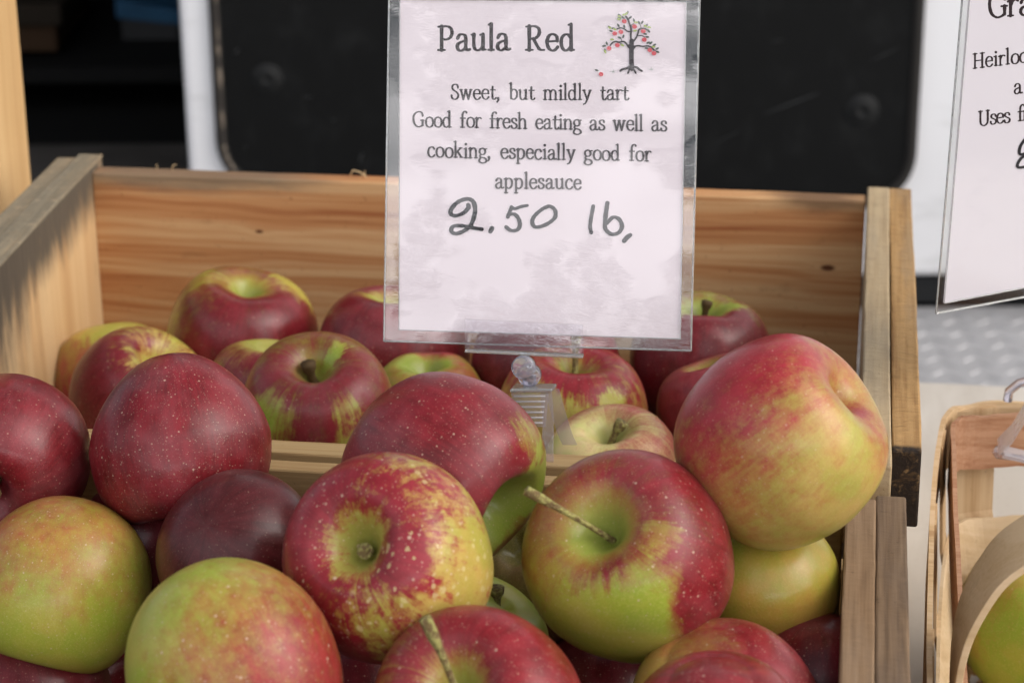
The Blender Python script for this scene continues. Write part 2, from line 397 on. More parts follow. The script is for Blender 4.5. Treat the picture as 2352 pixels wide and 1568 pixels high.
for x in (-1.05, vx0 + .09): MB().box((x, VY + .5, fz + .0005), (x + .03, VY + .54, szz - .02)).build('upright', m_dark, sh)
m_blue = simple('blue_tarp', (.012, .05, .10), .7, .2, var=.4, scale=30)
q0 = on_y(330, 55, VY + .6); q1 = on_y(405, 25, VY + .6)
bt = empty('blue_tote', (q0[0], VY + .6, szz))
tag(bt, 'dull blue tote on the shelf in the dark open doorway', 'tote')
MB().add([(q0[0] - .03, VY + .6, szz), (q1[0], VY + .6, szz), (q1[0], VY + .85, szz), (q0[0] - .03, VY + .85, szz),
          (q0[0] - .03, VY + .6, szz + .03), (q1[0], VY + .6, szz + .02), (q1[0], VY + .85, szz + .03), (q0[0] - .03, VY + .85, szz + .03)],
         [(0, 3, 2, 1), (4, 5, 6, 7), (0, 1, 5, 4), (1, 2, 6, 5), (2, 3, 7, 6), (3, 0, 4, 7)]).build('tub', simple('tote_base', (.008, .009, .01), .8), bt)
MB().add([(q0[0] - .035, VY + .595, szz + .031), (q1[0] + .005, VY + .595, szz + .021), (q1[0] + .005, VY + .86, szz + .031), (q0[0] - .035, VY + .86, szz + .031),
          (q0[0] - .035, VY + .595, szz + .056), (q1[0] + .005, VY + .595, szz + .040), (q1[0] + .005, VY + .86, szz + .05), (q0[0] - .035, VY + .86, szz + .056)],
         [(0, 3, 2, 1), (4, 5, 6, 7), (0, 1, 5, 4), (1, 2, 6, 5), (2, 3, 7, 6), (3, 0, 4, 7)]).build('lid', m_blue, bt)

# ---------------------------------------------------------------- wooden post at the left
m_post = wood('post_pine', (.56, .37, .18), (.49, .305, .135), (.37, .21, .08), axis=2, bands=45, fibre=.18, wob=.02)
pp = at(64, 429, 1.36); pe = pp @ EX, pp @ EY
post = empty('wooden_post', pp * 0 + np.array([pp[0], pp[1], -.555]), -YAW)
tag(post, 'upright pale pine post standing left of the crates', 'post')
board('shaft', (-.092, 0, .0), (-.0165, .05, .62), m_post, post, seed=5)

# ---------------------------------------------------------------- crates
L_ = (.62, .38, .17); 
m_back = wood('pine_back', (.56, .335, .16), (.45, .21, .082), (.30, .10, .034), axis=0, bands=55, wob=.055, fibre=.22,
              stain_shade=[((-.17, 0, .085), (.10, .1, .016), (.15, .115, .08), .8), ((.20, -.007, .088), (.035, .1, .02), (.09, .045, .025), .8)],
              knots=[((.205, -.007, .040), .003), ((-.125, -.007, .048), .0018), ((.085, -.007, .061), .0018)])
m_left = wood('pine_left', (.62, .42, .22), (.57, .36, .175), (.48, .28, .125), axis=2, bands=30, wob=.03, fibre=.16,
              stain_shade=[((.006, .02, .085), (.05, .30, .036), (.10, .08, .058), 1.0), ((.006, -.10, .085), (.05, .17, .085), (.085, .068, .05), 1.0)])
m_gray = wood('weathered_top', (.36, .275, .17), (.29, .21, .125), (.16, .11, .065), axis=1, gray=.85, graycol=(.185, .16, .115), fibre=.5, saw=.8)
m_right_in = wood('pale_wall', (.44, .335, .20), (.37, .27, .155), (.25, .17, .09), axis=1, gray=.45, graycol=(.27, .225, .165), bands=40, fibre=.3, saw=.55)
m_right_rail = wood('brown_rail', (.42, .25, .10), (.34, .19, .07), (.22, .11, .04), axis=1, bands=60, fibre=.45, gray=.3, graycol=(.2, .17, .13), saw=.9, stain_shade=[((0, -.186, 0), (.03, .006, .06), (.018, .011, .007), 1.0)])  # near-end entry: shade of a recess painted into the wood colour
m_slat = wood('slat', (.40, .27, .125), (.33, .205, .088), (.19, .105, .042), axis=0, gray=.3, graycol=(.24, .19, .12), bands=80)
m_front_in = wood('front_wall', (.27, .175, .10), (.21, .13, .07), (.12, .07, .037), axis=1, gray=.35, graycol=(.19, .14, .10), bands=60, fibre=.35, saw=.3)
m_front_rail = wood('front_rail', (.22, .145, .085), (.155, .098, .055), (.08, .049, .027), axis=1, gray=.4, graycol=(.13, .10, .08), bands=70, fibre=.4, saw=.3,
                    stain_shade=[((0, .03, .01), (.05, .02, .1), (.07, .045, .035), .6)])
m_floor = wood('crate_floor', (.12, .075, .04), (.09, .05, .025), (.05, .026, .012), axis=0, gray=.3)

rc = empty('wooden_crate', C(-.08, .2, -.17), -YAW)
tag(rc, 'rear open wooden crate of apples with tall pine back board', 'crate', 'apple crates')
def rb(name, lo, hi, m, **k):
    d = np.array((-.08, .2, -.17)); return board(name, np.array(lo) - d, np.array(hi) - d, m, rc, **k)
rb('back_board', (-.3063, .374, -.16), (.1425, .388, 0), m_back, seed=1)
rb('front_rail', (-.285, -.006, -.028), (.1425, .007, 0), m_slat, seed=2)
rb('front_slat', (-.285, -.005, -.165), (.1425, .006, -.040), m_slat, seed=22)
rb('side_board', (.143, .0075, -.165), (.1553, .397, .002), m_right_in, seed=3)
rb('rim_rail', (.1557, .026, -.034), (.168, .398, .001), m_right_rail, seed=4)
lp = (-.307, .396, -.08)
d0 = np.array((-.08, .2, -.17))
for nm, lo, hi, mm, sd_ in (('side_board', (-.3205, .00, -.165), (-.307, .397, .003), m_left, 6), ('rim_rail', (-.335, -.01, -.034), (-.3209, .398, .002), m_gray, 7)):
    board(nm, np.array(lo) - d0, np.array(hi) - d0, mm, rc, rotz=math.radians(3.0), pivot=np.array(lp) - d0, seed=sd_)
board('top_edge', np.array((-.3209, .00, .0031)) - d0, np.array((-.3066, .397, .0046)) - d0, m_gray, rc, rotz=math.radians(3.0), pivot=np.array(lp) - d0, seed=8, bevel=.0004)
rb('floor_board', (-.30, .008, -.158), (.1425, .373, -.148), m_floor, seed=9)
# splinters along the back board's edge
m_splint = simple('splinter', (.62, .46, .26), .8, .2)
def splin(px, py, pts, r):
    b0 = on_plane(px, py, C(0, .385, 0), EY)
    o = MB().tube([b0 + EX * a + EZ * c - EY * e for a, c, e in pts], r, 5).build('splinter', m_splint, None, origin=np.array(rc.location) - np.array((0, 0, ZO)))
    o.parent = rc; o.location = (0, 0, 0); o.rotation_euler = (0, 0, YAW)
splin(805, 402, [(0, 0, 0), (.002, .0035, .002), (.006, .003, .003), (.009, .0005, .001)], .0004)
splin(825, 404, [(0, -.001, 0), (.003, .001, .001), (.005, -.0005, .002)], .0003)
splin(838, 405, [(0, 0, 0), (.0005, .004, .002)], .00025)
splin(395, 390, [(0, 0, 0), (.001, .003, .001), (.003, .0035, .001)], .0003)
splin(360, 389, [(0, 0, 0), (.0005, .0032, .001)], .00025)
fc = empty('wooden_crate', C(-.1, -.2, -.17), -YAW)
tag(fc, 'front open wooden crate nearest the camera, heaped with apples', 'crate', 'apple crates')
def fb(name, lo, hi, m, **k):
    d = np.array((-.1, -.2, -.17)); return board(name, np.array(lo) - d, np.array(hi) - d, m, fc, **k)
fb('back_board', (-.32, -.0195, -.165), (.1368, -.0097, -.002), m_slat, seed=11)
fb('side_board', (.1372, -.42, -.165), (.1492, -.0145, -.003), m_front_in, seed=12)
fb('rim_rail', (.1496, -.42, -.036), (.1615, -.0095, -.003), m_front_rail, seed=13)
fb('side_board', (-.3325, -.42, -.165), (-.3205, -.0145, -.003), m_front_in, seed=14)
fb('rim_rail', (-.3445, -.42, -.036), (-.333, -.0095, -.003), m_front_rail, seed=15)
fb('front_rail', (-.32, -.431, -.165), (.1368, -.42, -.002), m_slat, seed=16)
fb('floor_board', (-.32, -.42, -.158), (.1368, -.02, -.148), m_floor, seed=17)

# ---------------------------------------------------------------- apples
def cdir(v):
    w = v[0] * R + v[1] * U - v[2] * Fw; return w / np.linalg.norm(w)
PROF = [(0, .44), (.05, .45), (.12, .53), (.22, .67), (.34, .765), (.48, .80), (.64, .755), (.80, .62), (.92, .40), (.99, .13), (1.0, -.10),
        (.955, -.37), (.86, -.60), (.73, -.76), (.58, -.85), (.44, -.875), (.31, -.84), (.20, -.755), (.11, -.68), (0, -.665)]
PROFS = crom(PROF, n=4)
def apple_mesh(seed, taper=.05, lobe=.03, lop=.0, lopdir=0.0, deep=1.0, tall=1.0, cav=1.0, cdeep=1.0):
    rg = random.Random(seed); n = 88; vs = []; fs = []
    ph = [rg.uniform(0, 6.28) for _ in range(6)]; am = [rg.uniform(.4, 1) for _ in range(6)]
    prof = [np.array(q) for q in PROFS]; m = len(prof)
    if cdeep == 0:                                        # rounded calyx end
        for i in range(40, m):
            an = (i - 40) / (m - 41) * math.pi / 2; prof[i] = np.array([math.cos(an) ** .92, -.10 - .82 * math.sin(an) ** 1.05])
    for i, (r, z) in enumerate(prof):
        top = max(0, z) if r > .3 else .7
        for k in range(n):
            a = 2 * math.pi * k / n
            rr, zz = r, z
            if i <= 20 and r < .48:                       # stem cavity depth
                zz = .80 + (z - .80) * deep; rr = r * (1 + (cav - 1) * (1 - r / .48 * .0))if r < .3 else r * (1 + (cav - 1) * (.48 - r) / .18)
            if i > 40 and z < -.3 and r < .44 and cdeep not in (0, 1): zz = (-.875 - .11 * (1 - (r / .44) ** 2)) * (1 - cdeep) + z * cdeep
            rr *= 1 + .022 * am[0] * math.cos(2 * a + ph[0]) + .014 * am[1] * math.cos(3 * a + ph[1]) + .02 * am[2] * math.cos(a + ph[2]) * (z)
            lo = max(0.0, -z - .1) ; rr *= 1 + lobe * lo * math.cos(5 * a + ph[3])
            zz += lobe * .9 * min(1, r / .4) * max(0, -z - .4) * math.cos(5 * a + ph[3])
            zz += lobe * .55 * min(1, r / .35) * max(0, z - .2) * math.cos(4 * a + ph[4]) * am[4]
            zz += lop * r * math.cos(a - lopdir) * (.35 + .65 * max(0, z))
            rr *= 1 - taper * (-(z) if z < 0 else z * -.35)
            vs.append((rr * math.cos(a), rr * math.sin(a), zz * tall))
    for i in range(m - 1):
        for k in range(n):
            fs.append((i * n + k, (i + 1) * n + k, (i + 1) * n + (k + 1) % n, i * n + (k + 1) % n))
    me = bpy.data.meshes.new('apple'); bm = bmesh.new()
    bv = [bm.verts.new(v) for v in vs]
    for f in fs:
        try: bm.faces.new([bv[i] for i in f])
        except ValueError: pass
    bmesh.ops.remove_doubles(bm, verts=bm.verts, dist=1e-5); bmesh.ops.recalc_face_normals(bm, faces=bm.faces)
    bm.to_mesh(me); bm.free()
    for p in me.polygons: p.use_smooth = True
    return me

RED = (.20, .012, .017); GROUND = (.36, .34, .045)
def apple_mat(seed, cover, blush, amp=.6, sharp=.22, red=RED, ground=GROUND, patches=(), reds=(), streak=.55, speck=.5, stemgreen=.25, bloom=.12, dark=.5, russet=None, rough=.34, low=.7, spsize=1.0, mott=.22):
    """skin of one apple: ground colour, red blush on its sunny side, streaks along the meridians, lenticels, waxy bloom"""
    red = (red[0] * 1.04, red[1] * .95, red[2] * .78); m, t, b = mat('apple_skin'); P = t.new('ShaderNodeTexCoord').outputs['Object']
    rg = random.Random(seed); off = tuple(rg.uniform(0, 30) for _ in range(3))
    N = t.vmath('NORMALIZE', P)
    sp = t.new('ShaderNodeSeparateXYZ'); t.put(sp.inputs[0], P)
    rho = t.math('SQRT', t.math('ADD', t.math('MULTIPLY', sp.outputs[0], sp.outputs[0]), t.math('MULTIPLY', sp.outputs[1], sp.outputs[1])))
    rs = t.math('MAXIMUM', rho, .02)
    cx, cy = t.math('DIVIDE', sp.outputs[0], rs), t.math('DIVIDE', sp.outputs[1], rs)
    def mer(k, kz):
        v = t.new('ShaderNodeCombineXYZ', ins={0: t.math('MULTIPLY', cx, k), 1: t.math('MULTIPLY', cy, k), 2: t.math('MULTIPLY', sp.outputs[2], kz)}).outputs[0]
        return t.vmath('ADD', v, off)
    s1 = t.noise(mer(5.5, 1.1), 1, 3, .6); s2 = t.noise(mer(17, 2.6), 1, 3, .6); s3 = t.noise(mer(42, 5), 1, 2, .5)
    strk = t.math('ADD', t.math('MULTIPLY', s1, .38), t.math('ADD', t.math('MULTIPLY', s2, .37), t.math('MULTIPLY', s3, .25)))
    Po = t.vmath('ADD', P, off)
    lo = t.noise(Po, 1.7, 3, .55); fine = t.noise(Po, 38, 3, .6); mid = t.noise(Po, 6, 4, .6)
    v = t.math('ADD', t.math('MULTIPLY', t.vmath('DOT_PRODUCT', N, tuple(blush)), amp), cover)
    v = t.math('ADD', v, t.math('MULTIPLY', t.math('SUBTRACT', strk, .5), streak * 2.2))
    v = t.math('ADD', v, t.math('MULTIPLY', t.math('SUBTRACT', lo, .5), low))
    v = t.math('ADD', v, t.math('MULTIPLY', t.math('SUBTRACT', fine, .5), .35))
    mo = t.noise(Po, 8.5, 5, .68); v = t.math('ADD', v, t.math('ADD', t.math('MULTIPLY', t.math('SUBTRACT', mo, .5), mott * 2.6), t.math('MULTIPLY', t.math('SUBTRACT', mid, .5), mott * 1.4)))
    fine2 = t.noise(Po, 95, 2, .6); v = t.math('ADD', v, t.math('MULTIPLY', t.math('SUBTRACT', fine2, .5), .35))
    wob = t.math('MULTIPLY', t.math('ADD', t.math('SUBTRACT', strk, .5), t.math('SUBTRACT', mid, .5)), .45)
    for (dv, rad, soft, amt) in patches:
        d = t.math('ADD', t.vmath('DISTANCE', N, tuple(dv)), wob)
        v = t.math('SUBTRACT', v, t.math('MULTIPLY', t.math('SUBTRACT', 1, t.step(d, rad - soft, rad + soft)), amt))
    for (dv, rad, soft, amt) in reds:
        d = t.math('ADD', t.vmath('DISTANCE', N, tuple(dv)), wob)
        v = t.math('ADD', v, t.math('MULTIPLY', t.math('SUBTRACT', 1, t.step(d, rad - soft, rad + soft)), amt))
    if stemgreen:
        cav = t.math('MULTIPLY', t.step(sp.outputs[2], .2, .4), t.math('SUBTRACT', 1, t.step(t.math('ADD', rho, t.math('MULTIPLY', t.math('ADD', t.math('MULTIPLY', t.math('SUBTRACT', strk, .5), .9), t.math('MULTIPLY', t.math("SUBTRACT", mid, .5), .7)))), stemgreen * .62 - .08, stemgreen * .62 + .34)))
        v = t.math('SUBTRACT', v, t.math('MULTIPLY', cav, 1.15))
    sharp = sharp * 1.6 + .15; msk = t.step(v, .5 - sharp, .5 + sharp)
    gcol = t.mix(t.step(lo, .35, .65), tuple(c * k for c, k in zip(ground, (.82, .95, .8))), tuple(c * k for c, k in zip(ground, (1.12, .98, 1.25))))
    gcol = t.mix(t.math('MULTIPLY', t.step(fine, .45, .75), .25), gcol, (.55, .48, .16))
    if stemgreen: gcol = t.mix(t.math('MULTIPLY', cav, .7), gcol, (.22, .25, .045))
    rdark = tuple(c * dark for c in red); rlight = (red[0] * 1.22 + .012, red[1] * 1.5 + .003, red[2] * 1.7 + .006)
    rv = t.math('ADD', t.math('MULTIPLY', strk, .45), t.math('ADD', t.math('MULTIPLY', lo, .35), t.math('MULTIPLY', mid, .2)))
    rcol = t.mix(t.step(rv, .33, .66), rdark, rlight); rcol = t.mix(t.math('MULTIPLY', t.step(t.noise(Po, 3.3, 4, .6), .5, .72), .5), rcol, tuple(c * .62 for c in red))
    rcol = t.mix(t.math('MULTIPLY', t.step(s3, .5, .75), .35), rcol, red)
    orange = (.42, .14, .035)
    half = t.math('MULTIPLY', t.math('MULTIPLY', msk, t.math('SUBTRACT', 1, msk)), 2.6, clamp=True)
    col = t.mix(msk, gcol, rcol); col = t.mix(t.math('MULTIPLY', half, .22), col, orange)
    if russet:
        dv, rad, amt = russet
        vo = t.new('ShaderNodeTexVoronoi'); vo.inputs['Scale'].default_value = 8.0; t.put(vo.inputs['Vector'], t.vmath('ADD', Po, t.vmath('MULTIPLY', t.noise(Po, 24, 2, out=1), (.04, .04, .04))))
        vsep = t.new('ShaderNodeSeparateColor'); t.put(vsep.inputs[0], vo.outputs['Color'])
        size = t.math('ADD', t.math('MULTIPLY', vsep.outputs[0], .24), .10)
        zone = t.math('SUBTRACT', 1, t.step(t.math('ADD', t.vmath('DISTANCE', N, tuple(dv)), t.math('MULTIPLY', t.math('SUBTRACT', lo, .5), .8)), rad * .6, rad * 1.35))
        dot = t.math('MULTIPLY', t.math('SUBTRACT', 1, t.step(t.math('DIVIDE', vo.outputs['Distance'], size), .75, 1.05)), t.step(zone, t.math('MULTIPLY', vsep.outputs[1], .9), 1.0))
        dot = t.math('MULTIPLY', dot, t.step(fine, .30, .42))
        col = t.mix(t.math('MULTIPLY', dot, amt), col, (.56, .47, .22))
    for sc_k, th, am_ in ((11.0, .13, .75), (21.0, .19, .45), (43.0, .24, .32)):
        vo = t.new('ShaderNodeTexVoronoi'); vo.inputs['Scale'].default_value = sc_k / spsize; t.put(vo.inputs['Vector'], Po)
        vsep = t.new('ShaderNodeSeparateColor'); t.put(vsep.inputs[0], vo.outputs['Color'])
        size = t.math('MULTIPLY', t.math('ADD', vsep.outputs[0], .35), th)
        dot = t.math('SUBTRACT', 1, t.step(t.math('DIVIDE', vo.outputs['Distance'], size), .5, 1.1))
        dot = t.math('MULTIPLY', dot, t.math('SUBTRACT', 1, t.step(vsep.outputs[1], .72, .8)))
        col = t.mix(t.math('MULTIPLY', dot, am_ * speck), col, (.58, .42, .30))
    bl = t.math('MULTIPLY', t.step(t.noise(Po, 1.8, 4, .6), .35, .75), bloom * .45)
    col = t.mix(bl, col, (.36, .27, .28))
    t.put(b.inputs['Base Color'], col)
    t.put(b.inputs['Roughness'], t.math('ADD', rough, t.math('ADD', t.math('MULTIPLY', bl, .6), t.math('MULTIPLY', t.math('SUBTRACT', mid, .5), .12))))
    b.inputs['Specular IOR Level'].default_value = .27
    b.inputs['Coat Weight'].default_value = .14; b.inputs['Coat Roughness'].default_value = .16
    col2 = t.mix(t.math('MULTIPLY', t.step(fine2, .52, .75), .22), col, tuple(.5 * c for c in red)); t.put(b.inputs['Base Color'], col2)
    t.put(b.inputs['Normal'], t.bump(t.math('ADD', fine, t.math('MULTIPLY', mid, .8)), .06, .02))
    return m

m_stemw, t, b = mat('stem'); tc = t.new('ShaderNodeTexCoord').outputs['Object']
n1 = t.noise(tc, 14, 4, .65); t.put(b.inputs['Base Color'], t.mix(t.step(n1, .4, .62), (.16, .10, .035), (.36, .33, .10))); b.inputs['Roughness'].default_value = .7
t.put(b.inputs['Normal'], t.bump(n1, .5, .03))
m_stemd = simple('stem_brown', (.075, .045, .018), .75, .2, var=.5, scale=12)

def apple(pos, rad, stem, spin, label, mesh_kw, mat_kw, stem_pts=None, stem_r=.045, stem_m=None, blush=(0, .6, .8), patches=(), reds=(), russet=None, group='apples in the wooden crates', seed=None):
    s = cdir(stem); x = np.cross((0.31, .22, .9), s); x /= np.linalg.norm(x); y = np.cross(s, x)
    M3 = np.stack([x, y, s], 1); sp = math.radians(spin)
    Rz = np.array([[math.cos(sp), -math.sin(sp), 0], [math.sin(sp), math.cos(sp), 0], [0, 0, 1]]); M3 = M3 @ Rz
    L = lambda v: M3.T @ cdir(v)
    if 'lopto' in mesh_kw:
        l = L(mesh_kw['lopto']); mesh_kw = dict(mesh_kw); mesh_kw.pop('lopto'); mesh_kw['lopdir'] = math.atan2(l[1], l[0])
    me = apple_mesh(seed, **mesh_kw)
    mm = apple_mat(seed, blush=L(blush), patches=[(L(p[0]), *p[1:]) for p in patches], reds=[(L(p[0]), *p[1:]) for p in reds], russet=(L(russet[0]), *russet[1:]) if russet else None, **mat_kw)
    me.materials.append(mm)
    o = bpy.data.objects.new('apple', me); SC.collection.objects.link(o)
    o.matrix_world = Matrix([[*(M3[i] * rad), pos[i] + (ZO if i == 2 else 0)] for i in range(3)] + [[0, 0, 0, 1]])
    tag(o, label, 'apple', group)
    if stem_pts:
        # stem bends given as camera-space offsets (in apple radii) from the cavity floor
        deep = mesh_kw.get('deep', 1.0); tall = mesh_kw.get('tall', 1.0); base = np.array([0, 0, (.80 - .36 * deep) * tall - .03])
        pts = [base] + [base + M3.T @ (p[0] * R + p[1] * U - p[2] * Fw) for p in stem_pts]
        pts = crom(pts, n=4); k = len(pts)
        rr = [stem_r * (1.0 - .25 * math.sin(math.pi * min(1, i / (k - 1) * 1.15)) + (.35 if i > k - 4 else 0)) for i in range(k)]
        so = MB().tube(pts, rr, 9).build('stem', stem_m or m_stemw, o, smooth=True, local=True)
    return o
SOL = {
'A1':(-0.1476,1.1677,-0.4453,0.0415),'A2':(-0.2245,1.2004,-0.4854,0.0378),'A3':(-0.1958,1.1137,-0.4579,0.0374),'A6':(-0.0635,1.1434,-0.4461,0.0417),
'A7':(-0.1260,1.1015,-0.4511,0.0336),'A8':(-0.0961,1.0390,-0.4338,0.0378),'A9':(-0.0429,1.0800,-0.4503,0.0301),'A16':(0.0179,1.1121,-0.4420,0.0388),
'A11':(0.0297,1.0426,-0.4389,0.0371),'A12':(0.0464,0.9798,-0.4410,0.0328),'A13':(0.0992,1.1212,-0.4414,0.0379),'A14':(0.1044,1.0563,-0.4441,0.0321),
'A5':(-0.2052,0.8468,-0.3734,0.0335),'A4':(-0.1336,0.8391,-0.3635,0.0356),'A10':(-0.0264,0.7968,-0.3602,0.0385),'A15':(0.0999,0.7747,-0.3377,0.0383),
'B1':(-0.1775,0.8019,-0.4088,0.0348),'B2':(-0.1057,0.7894,-0.3882,0.0313),'B3':(-0.0449,0.7283,-0.3617,0.0378),'B4':(0.0417,0.7488,-0.3719,0.0384),
'B5':(-0.0960,0.6862,-0.3810,0.0363),'B6':(-0.0126,0.6771,-0.3960,0.0369),'B7':(0.0747,0.7106,-0.4183,0.0354),'B8':(0.0660,0.6520,-0.3961,0.0327),
'B9':(0.0943,0.7844,-0.4006,0.0304),'B11':(-0.0145,0.7725,-0.4204,0.0275),'B12':(-0.1677,0.8417,-0.4918,0.0312),'B13':(0.0103,0.8174,-0.4166,0.0279),
}
DEEP = (.160, .009, .013); MAROON = (.055, .007, .012); BRIGHT = (.28, .018, .026); PINK = (.30, .035, .045); YEL = (.47, .38, .07); GRN = (.30, .36, .042)
def A(k, stem, spin, label, mesh_kw=None, mat_kw=None, seed=None, **kw):
    p = SOL[k]; mk = dict(cover=.7); mk.update(mat_kw or {})
    apple(np.array(p[:3]), p[3], stem, spin, label, mesh_kw or {}, mk, seed=seed or (sum(map(ord, k)) * 13 + int(k[1:])), **kw)
# rear crate, back row
A('A1', (.14, .90, .42), 20, 'red apple with yellow-green stem hollow against the back board, leftmost of the back row', dict(tall=.98, lop=.06, lopto=(-.6, .5, 0), cav=.78), dict(cover=.95, red=DEEP, amp=.35, stemgreen=.20, sharp=.3, speck=.25, bloom=.05, streak=.35, low=.35, rough=.3),
  blush=(.5, -.5, .7), patches=[((-.95, .1, .2), .40, .25, .5), ((.72, .68, -.1), .32, .18, 1.1), ((-.5, .8, .3), .22, .2, .5)])
A('A2', (-.2, .9, -.3), 50, 'yellow apple with pink blush in the back left corner of the rear crate', {}, dict(cover=.36, red=PINK, ground=YEL, stemgreen=.3), blush=(-.1, -.4, .9), patches=[((0, 1, .2), .6, .2, 1)])
A('A3', (.42, .76, .5), 10, 'red apple with streaky yellow shoulder behind the big conical apple', dict(lop=.05, lopto=(-.6, .5, .2)), dict(cover=.74, red=DEEP, ground=YEL, stemgreen=.1, streak=1.1, speck=.4, mott=.6), blush=(-.6, -.3, .7), patches=[((.35, .5, .8), .4, .3, .55)])
A('A6', (.05, .95, .25), 80, 'dark red apple half hidden behind the left edge of the price sign', {}, dict(cover=1.0, red=DEEP, amp=.3, speck=.5, streak=.4, stemgreen=.25, bloom=.2), blush=(0, 0, 1), patches=[((-.25, .9, .3), .22, .15, 1)])
A('A7', (.1, .96, .2), 0, 'red apple with yellow stripes wedged under the back row apple with the green hollow', dict(tall=.95), dict(cover=.62, red=DEEP, ground=YEL, streak=1.0, stemgreen=.5), blush=(0, -.4, 1))
A('A8', (.0, .76, .65), 120, 'red apple with a stubby brown stem and green patches at both sides of its hollow', dict(lop=.05, lopto=(.2, .6, 0), lobe=.05), dict(cover=.88, red=DEEP, amp=.3, sharp=.36, streak=.6, stemgreen=.10, ground=GRN, speck=.35, bloom=.2), blush=(0, -.2, 1),
  stem_pts=[(-.05, .12, .1), (-.09, .30, .2)], stem_r=.075, stem_m=m_stemd, patches=[((-.6, -.1, .8), .30, .25, 1.1), ((.45, .05, .88), .16, .16, .9), ((.55, -.4, .75), .22, .2, .8), ((.3, .85, .4), .12, .06, .9)])
A('A9', (-.05, .92, .38), 0, 'yellow-green apple peeking over the dark red apple beside the sign clip', dict(lobe=.08), dict(cover=.1, red=BRIGHT, ground=GRN, stemgreen=.4), blush=(.3, .3, .3), reds=[((.1, 1, -.1), .3, .15, .6)])
A('A16', (0, 1, .1), 0, 'dark red apple hidden behind the lower half of the price sign', {}, dict(cover=1.05, red=DEEP, amp=.2, streak=.3), blush=(0, 0, 1))
A('A11', (.05, .90, .44), 40, 'red apple with upright green stem and yellow-green flank right of the sign clip', dict(lop=.04, lopto=(0, -.5, 1)), dict(cover=.42, red=BRIGHT, streak=1.2, mott=.5, stemgreen=.14, speck=.6, ground=YEL), blush=(.3, .7, .4), patches=[((-.55, -.1, .85), .5, .2, 1.1), ((.45, .0, .9), .24, .1, 1.0), ((0, -.5, .9), .6, .25, .75)],
  reds=[((-.1, .55, .8), .3, .15, .4)], stem_pts=[(.01, .32, .05), (.02, .85, .12)], stem_r=.055)
A('A12', (-.10, .84, .53), 60, 'pale yellow apple with pink rim and bent stem at the rear crate front slat', dict(tall=.92, cav=1.1, deep=1.05), dict(cover=.26, red=PINK, ground=(.66, .56, .22), stemgreen=.03, streak=.6, amp=.5, bloom=.05), blush=(.85, .35, -.1), reds=[((.1, .35, .93), .1, .1, .2), ((-.6, .7, -.2), .4, .2, .5)],
  stem_pts=[(.05, .2, .12), (.17, .40, .2)], stem_r=.07)
A('A13', (.05, .93, .36), 30, 'red apple with lime shoulders round its stem against the back board, right of the sign', dict(lobe=.06), dict(cover=.85, red=DEEP, streak=.6, stemgreen=.22, ground=GRN, bloom=.2), blush=(0, -.3, 1),
  patches=[((-.35, .75, .4), .26, .16, 1.1), ((.42, .85, .25), .18, .12, 1.0)], stem_pts=[(.03, .25, .05), (.06, .42, .1)], stem_r=.06, stem_m=m_stemd)
A('A14', (-.3, .9, .1), 0, 'orange-red apple tucked behind the largest apple on the crate corner', {}, dict(cover=.7, red=PINK), blush=(-.2, .5, .8))
# front crate, rear row
A('A5', (-.08, -.50, .86), 0, 'dark red apple cut by the left frame edge, its stem pointing down', dict(lobe=.02), dict(cover=1.1, red=DEEP, amp=.25, streak=.35, stemgreen=0, speck=.35, bloom=.2, low=.4), blush=(0, 0, 1), stem_pts=[(-.02, -.15, .2), (.03, -.18, .42)], stem_r=.085, stem_m=m_stemd)
A('A4', (.12, -.95, .12), 30, 'large deep red conical apple leaning on the back slat, left of the middle', dict(taper=.24, tall=1.08, cdeep=0, lobe=.01, lop=.04, lopto=(-.8, 0, .3)), dict(cover=1.1, red=(.165, .008, .012), amp=.3, streak=.30, stemgreen=.15, speck=.75, bloom=.22, low=.45), blush=(.2, .2, 1), patches=[((.3, -.75, .5), .35, .3, .28), ((-.95, .2, .1), .25, .2, .3)])
A('A10', (.74, -.42, .46), 200, 'big crimson apple with its green hollow turned right, beside the sign clip', dict(lop=.10, lopto=(-.3, .9, 0), lobe=.05, cav=1.15, deep=1.2), dict(cover=1.0, red=(.185, .011, .016), amp=.35, streak=.4, stemgreen=.40, ground=GRN, speck=.7, bloom=.25, low=.4), blush=(-.5, .6, .5),
  patches=[((.92, -.1, .2), .34, .15, 1.4), ((.8, .3, .4), .26, .18, .5), ((.55, -.75, .3), .22, .15, .6)])
A('A15', (.70, .58, .40), 0, 'largest apple, half red half yellow, resting on the right crate wall', dict(deep=.70, cav=.80, lop=.03, lopto=(-.5, .5, 0), tall=1.04), dict(cover=.46, red=BRIGHT, ground=(.43, .34, .075), amp=.75, sharp=.3, streak=.45, stemgreen=0, speck=.55, bloom=.10, low=.55, dark=.7, mott=.4), blush=(-.62, .72, .1),
  patches=[((.25, .1, .95), .45, .3, .30)], reds=[((.95, .05, .3), .4, .25, .5), ((.80, .45, .4), .2, .15, .4), ((.2, -.9, .35), .3, .25, .15)], stem_pts=[(-.10, .12, .12), (-.16, .24, .20)], stem_r=.04)
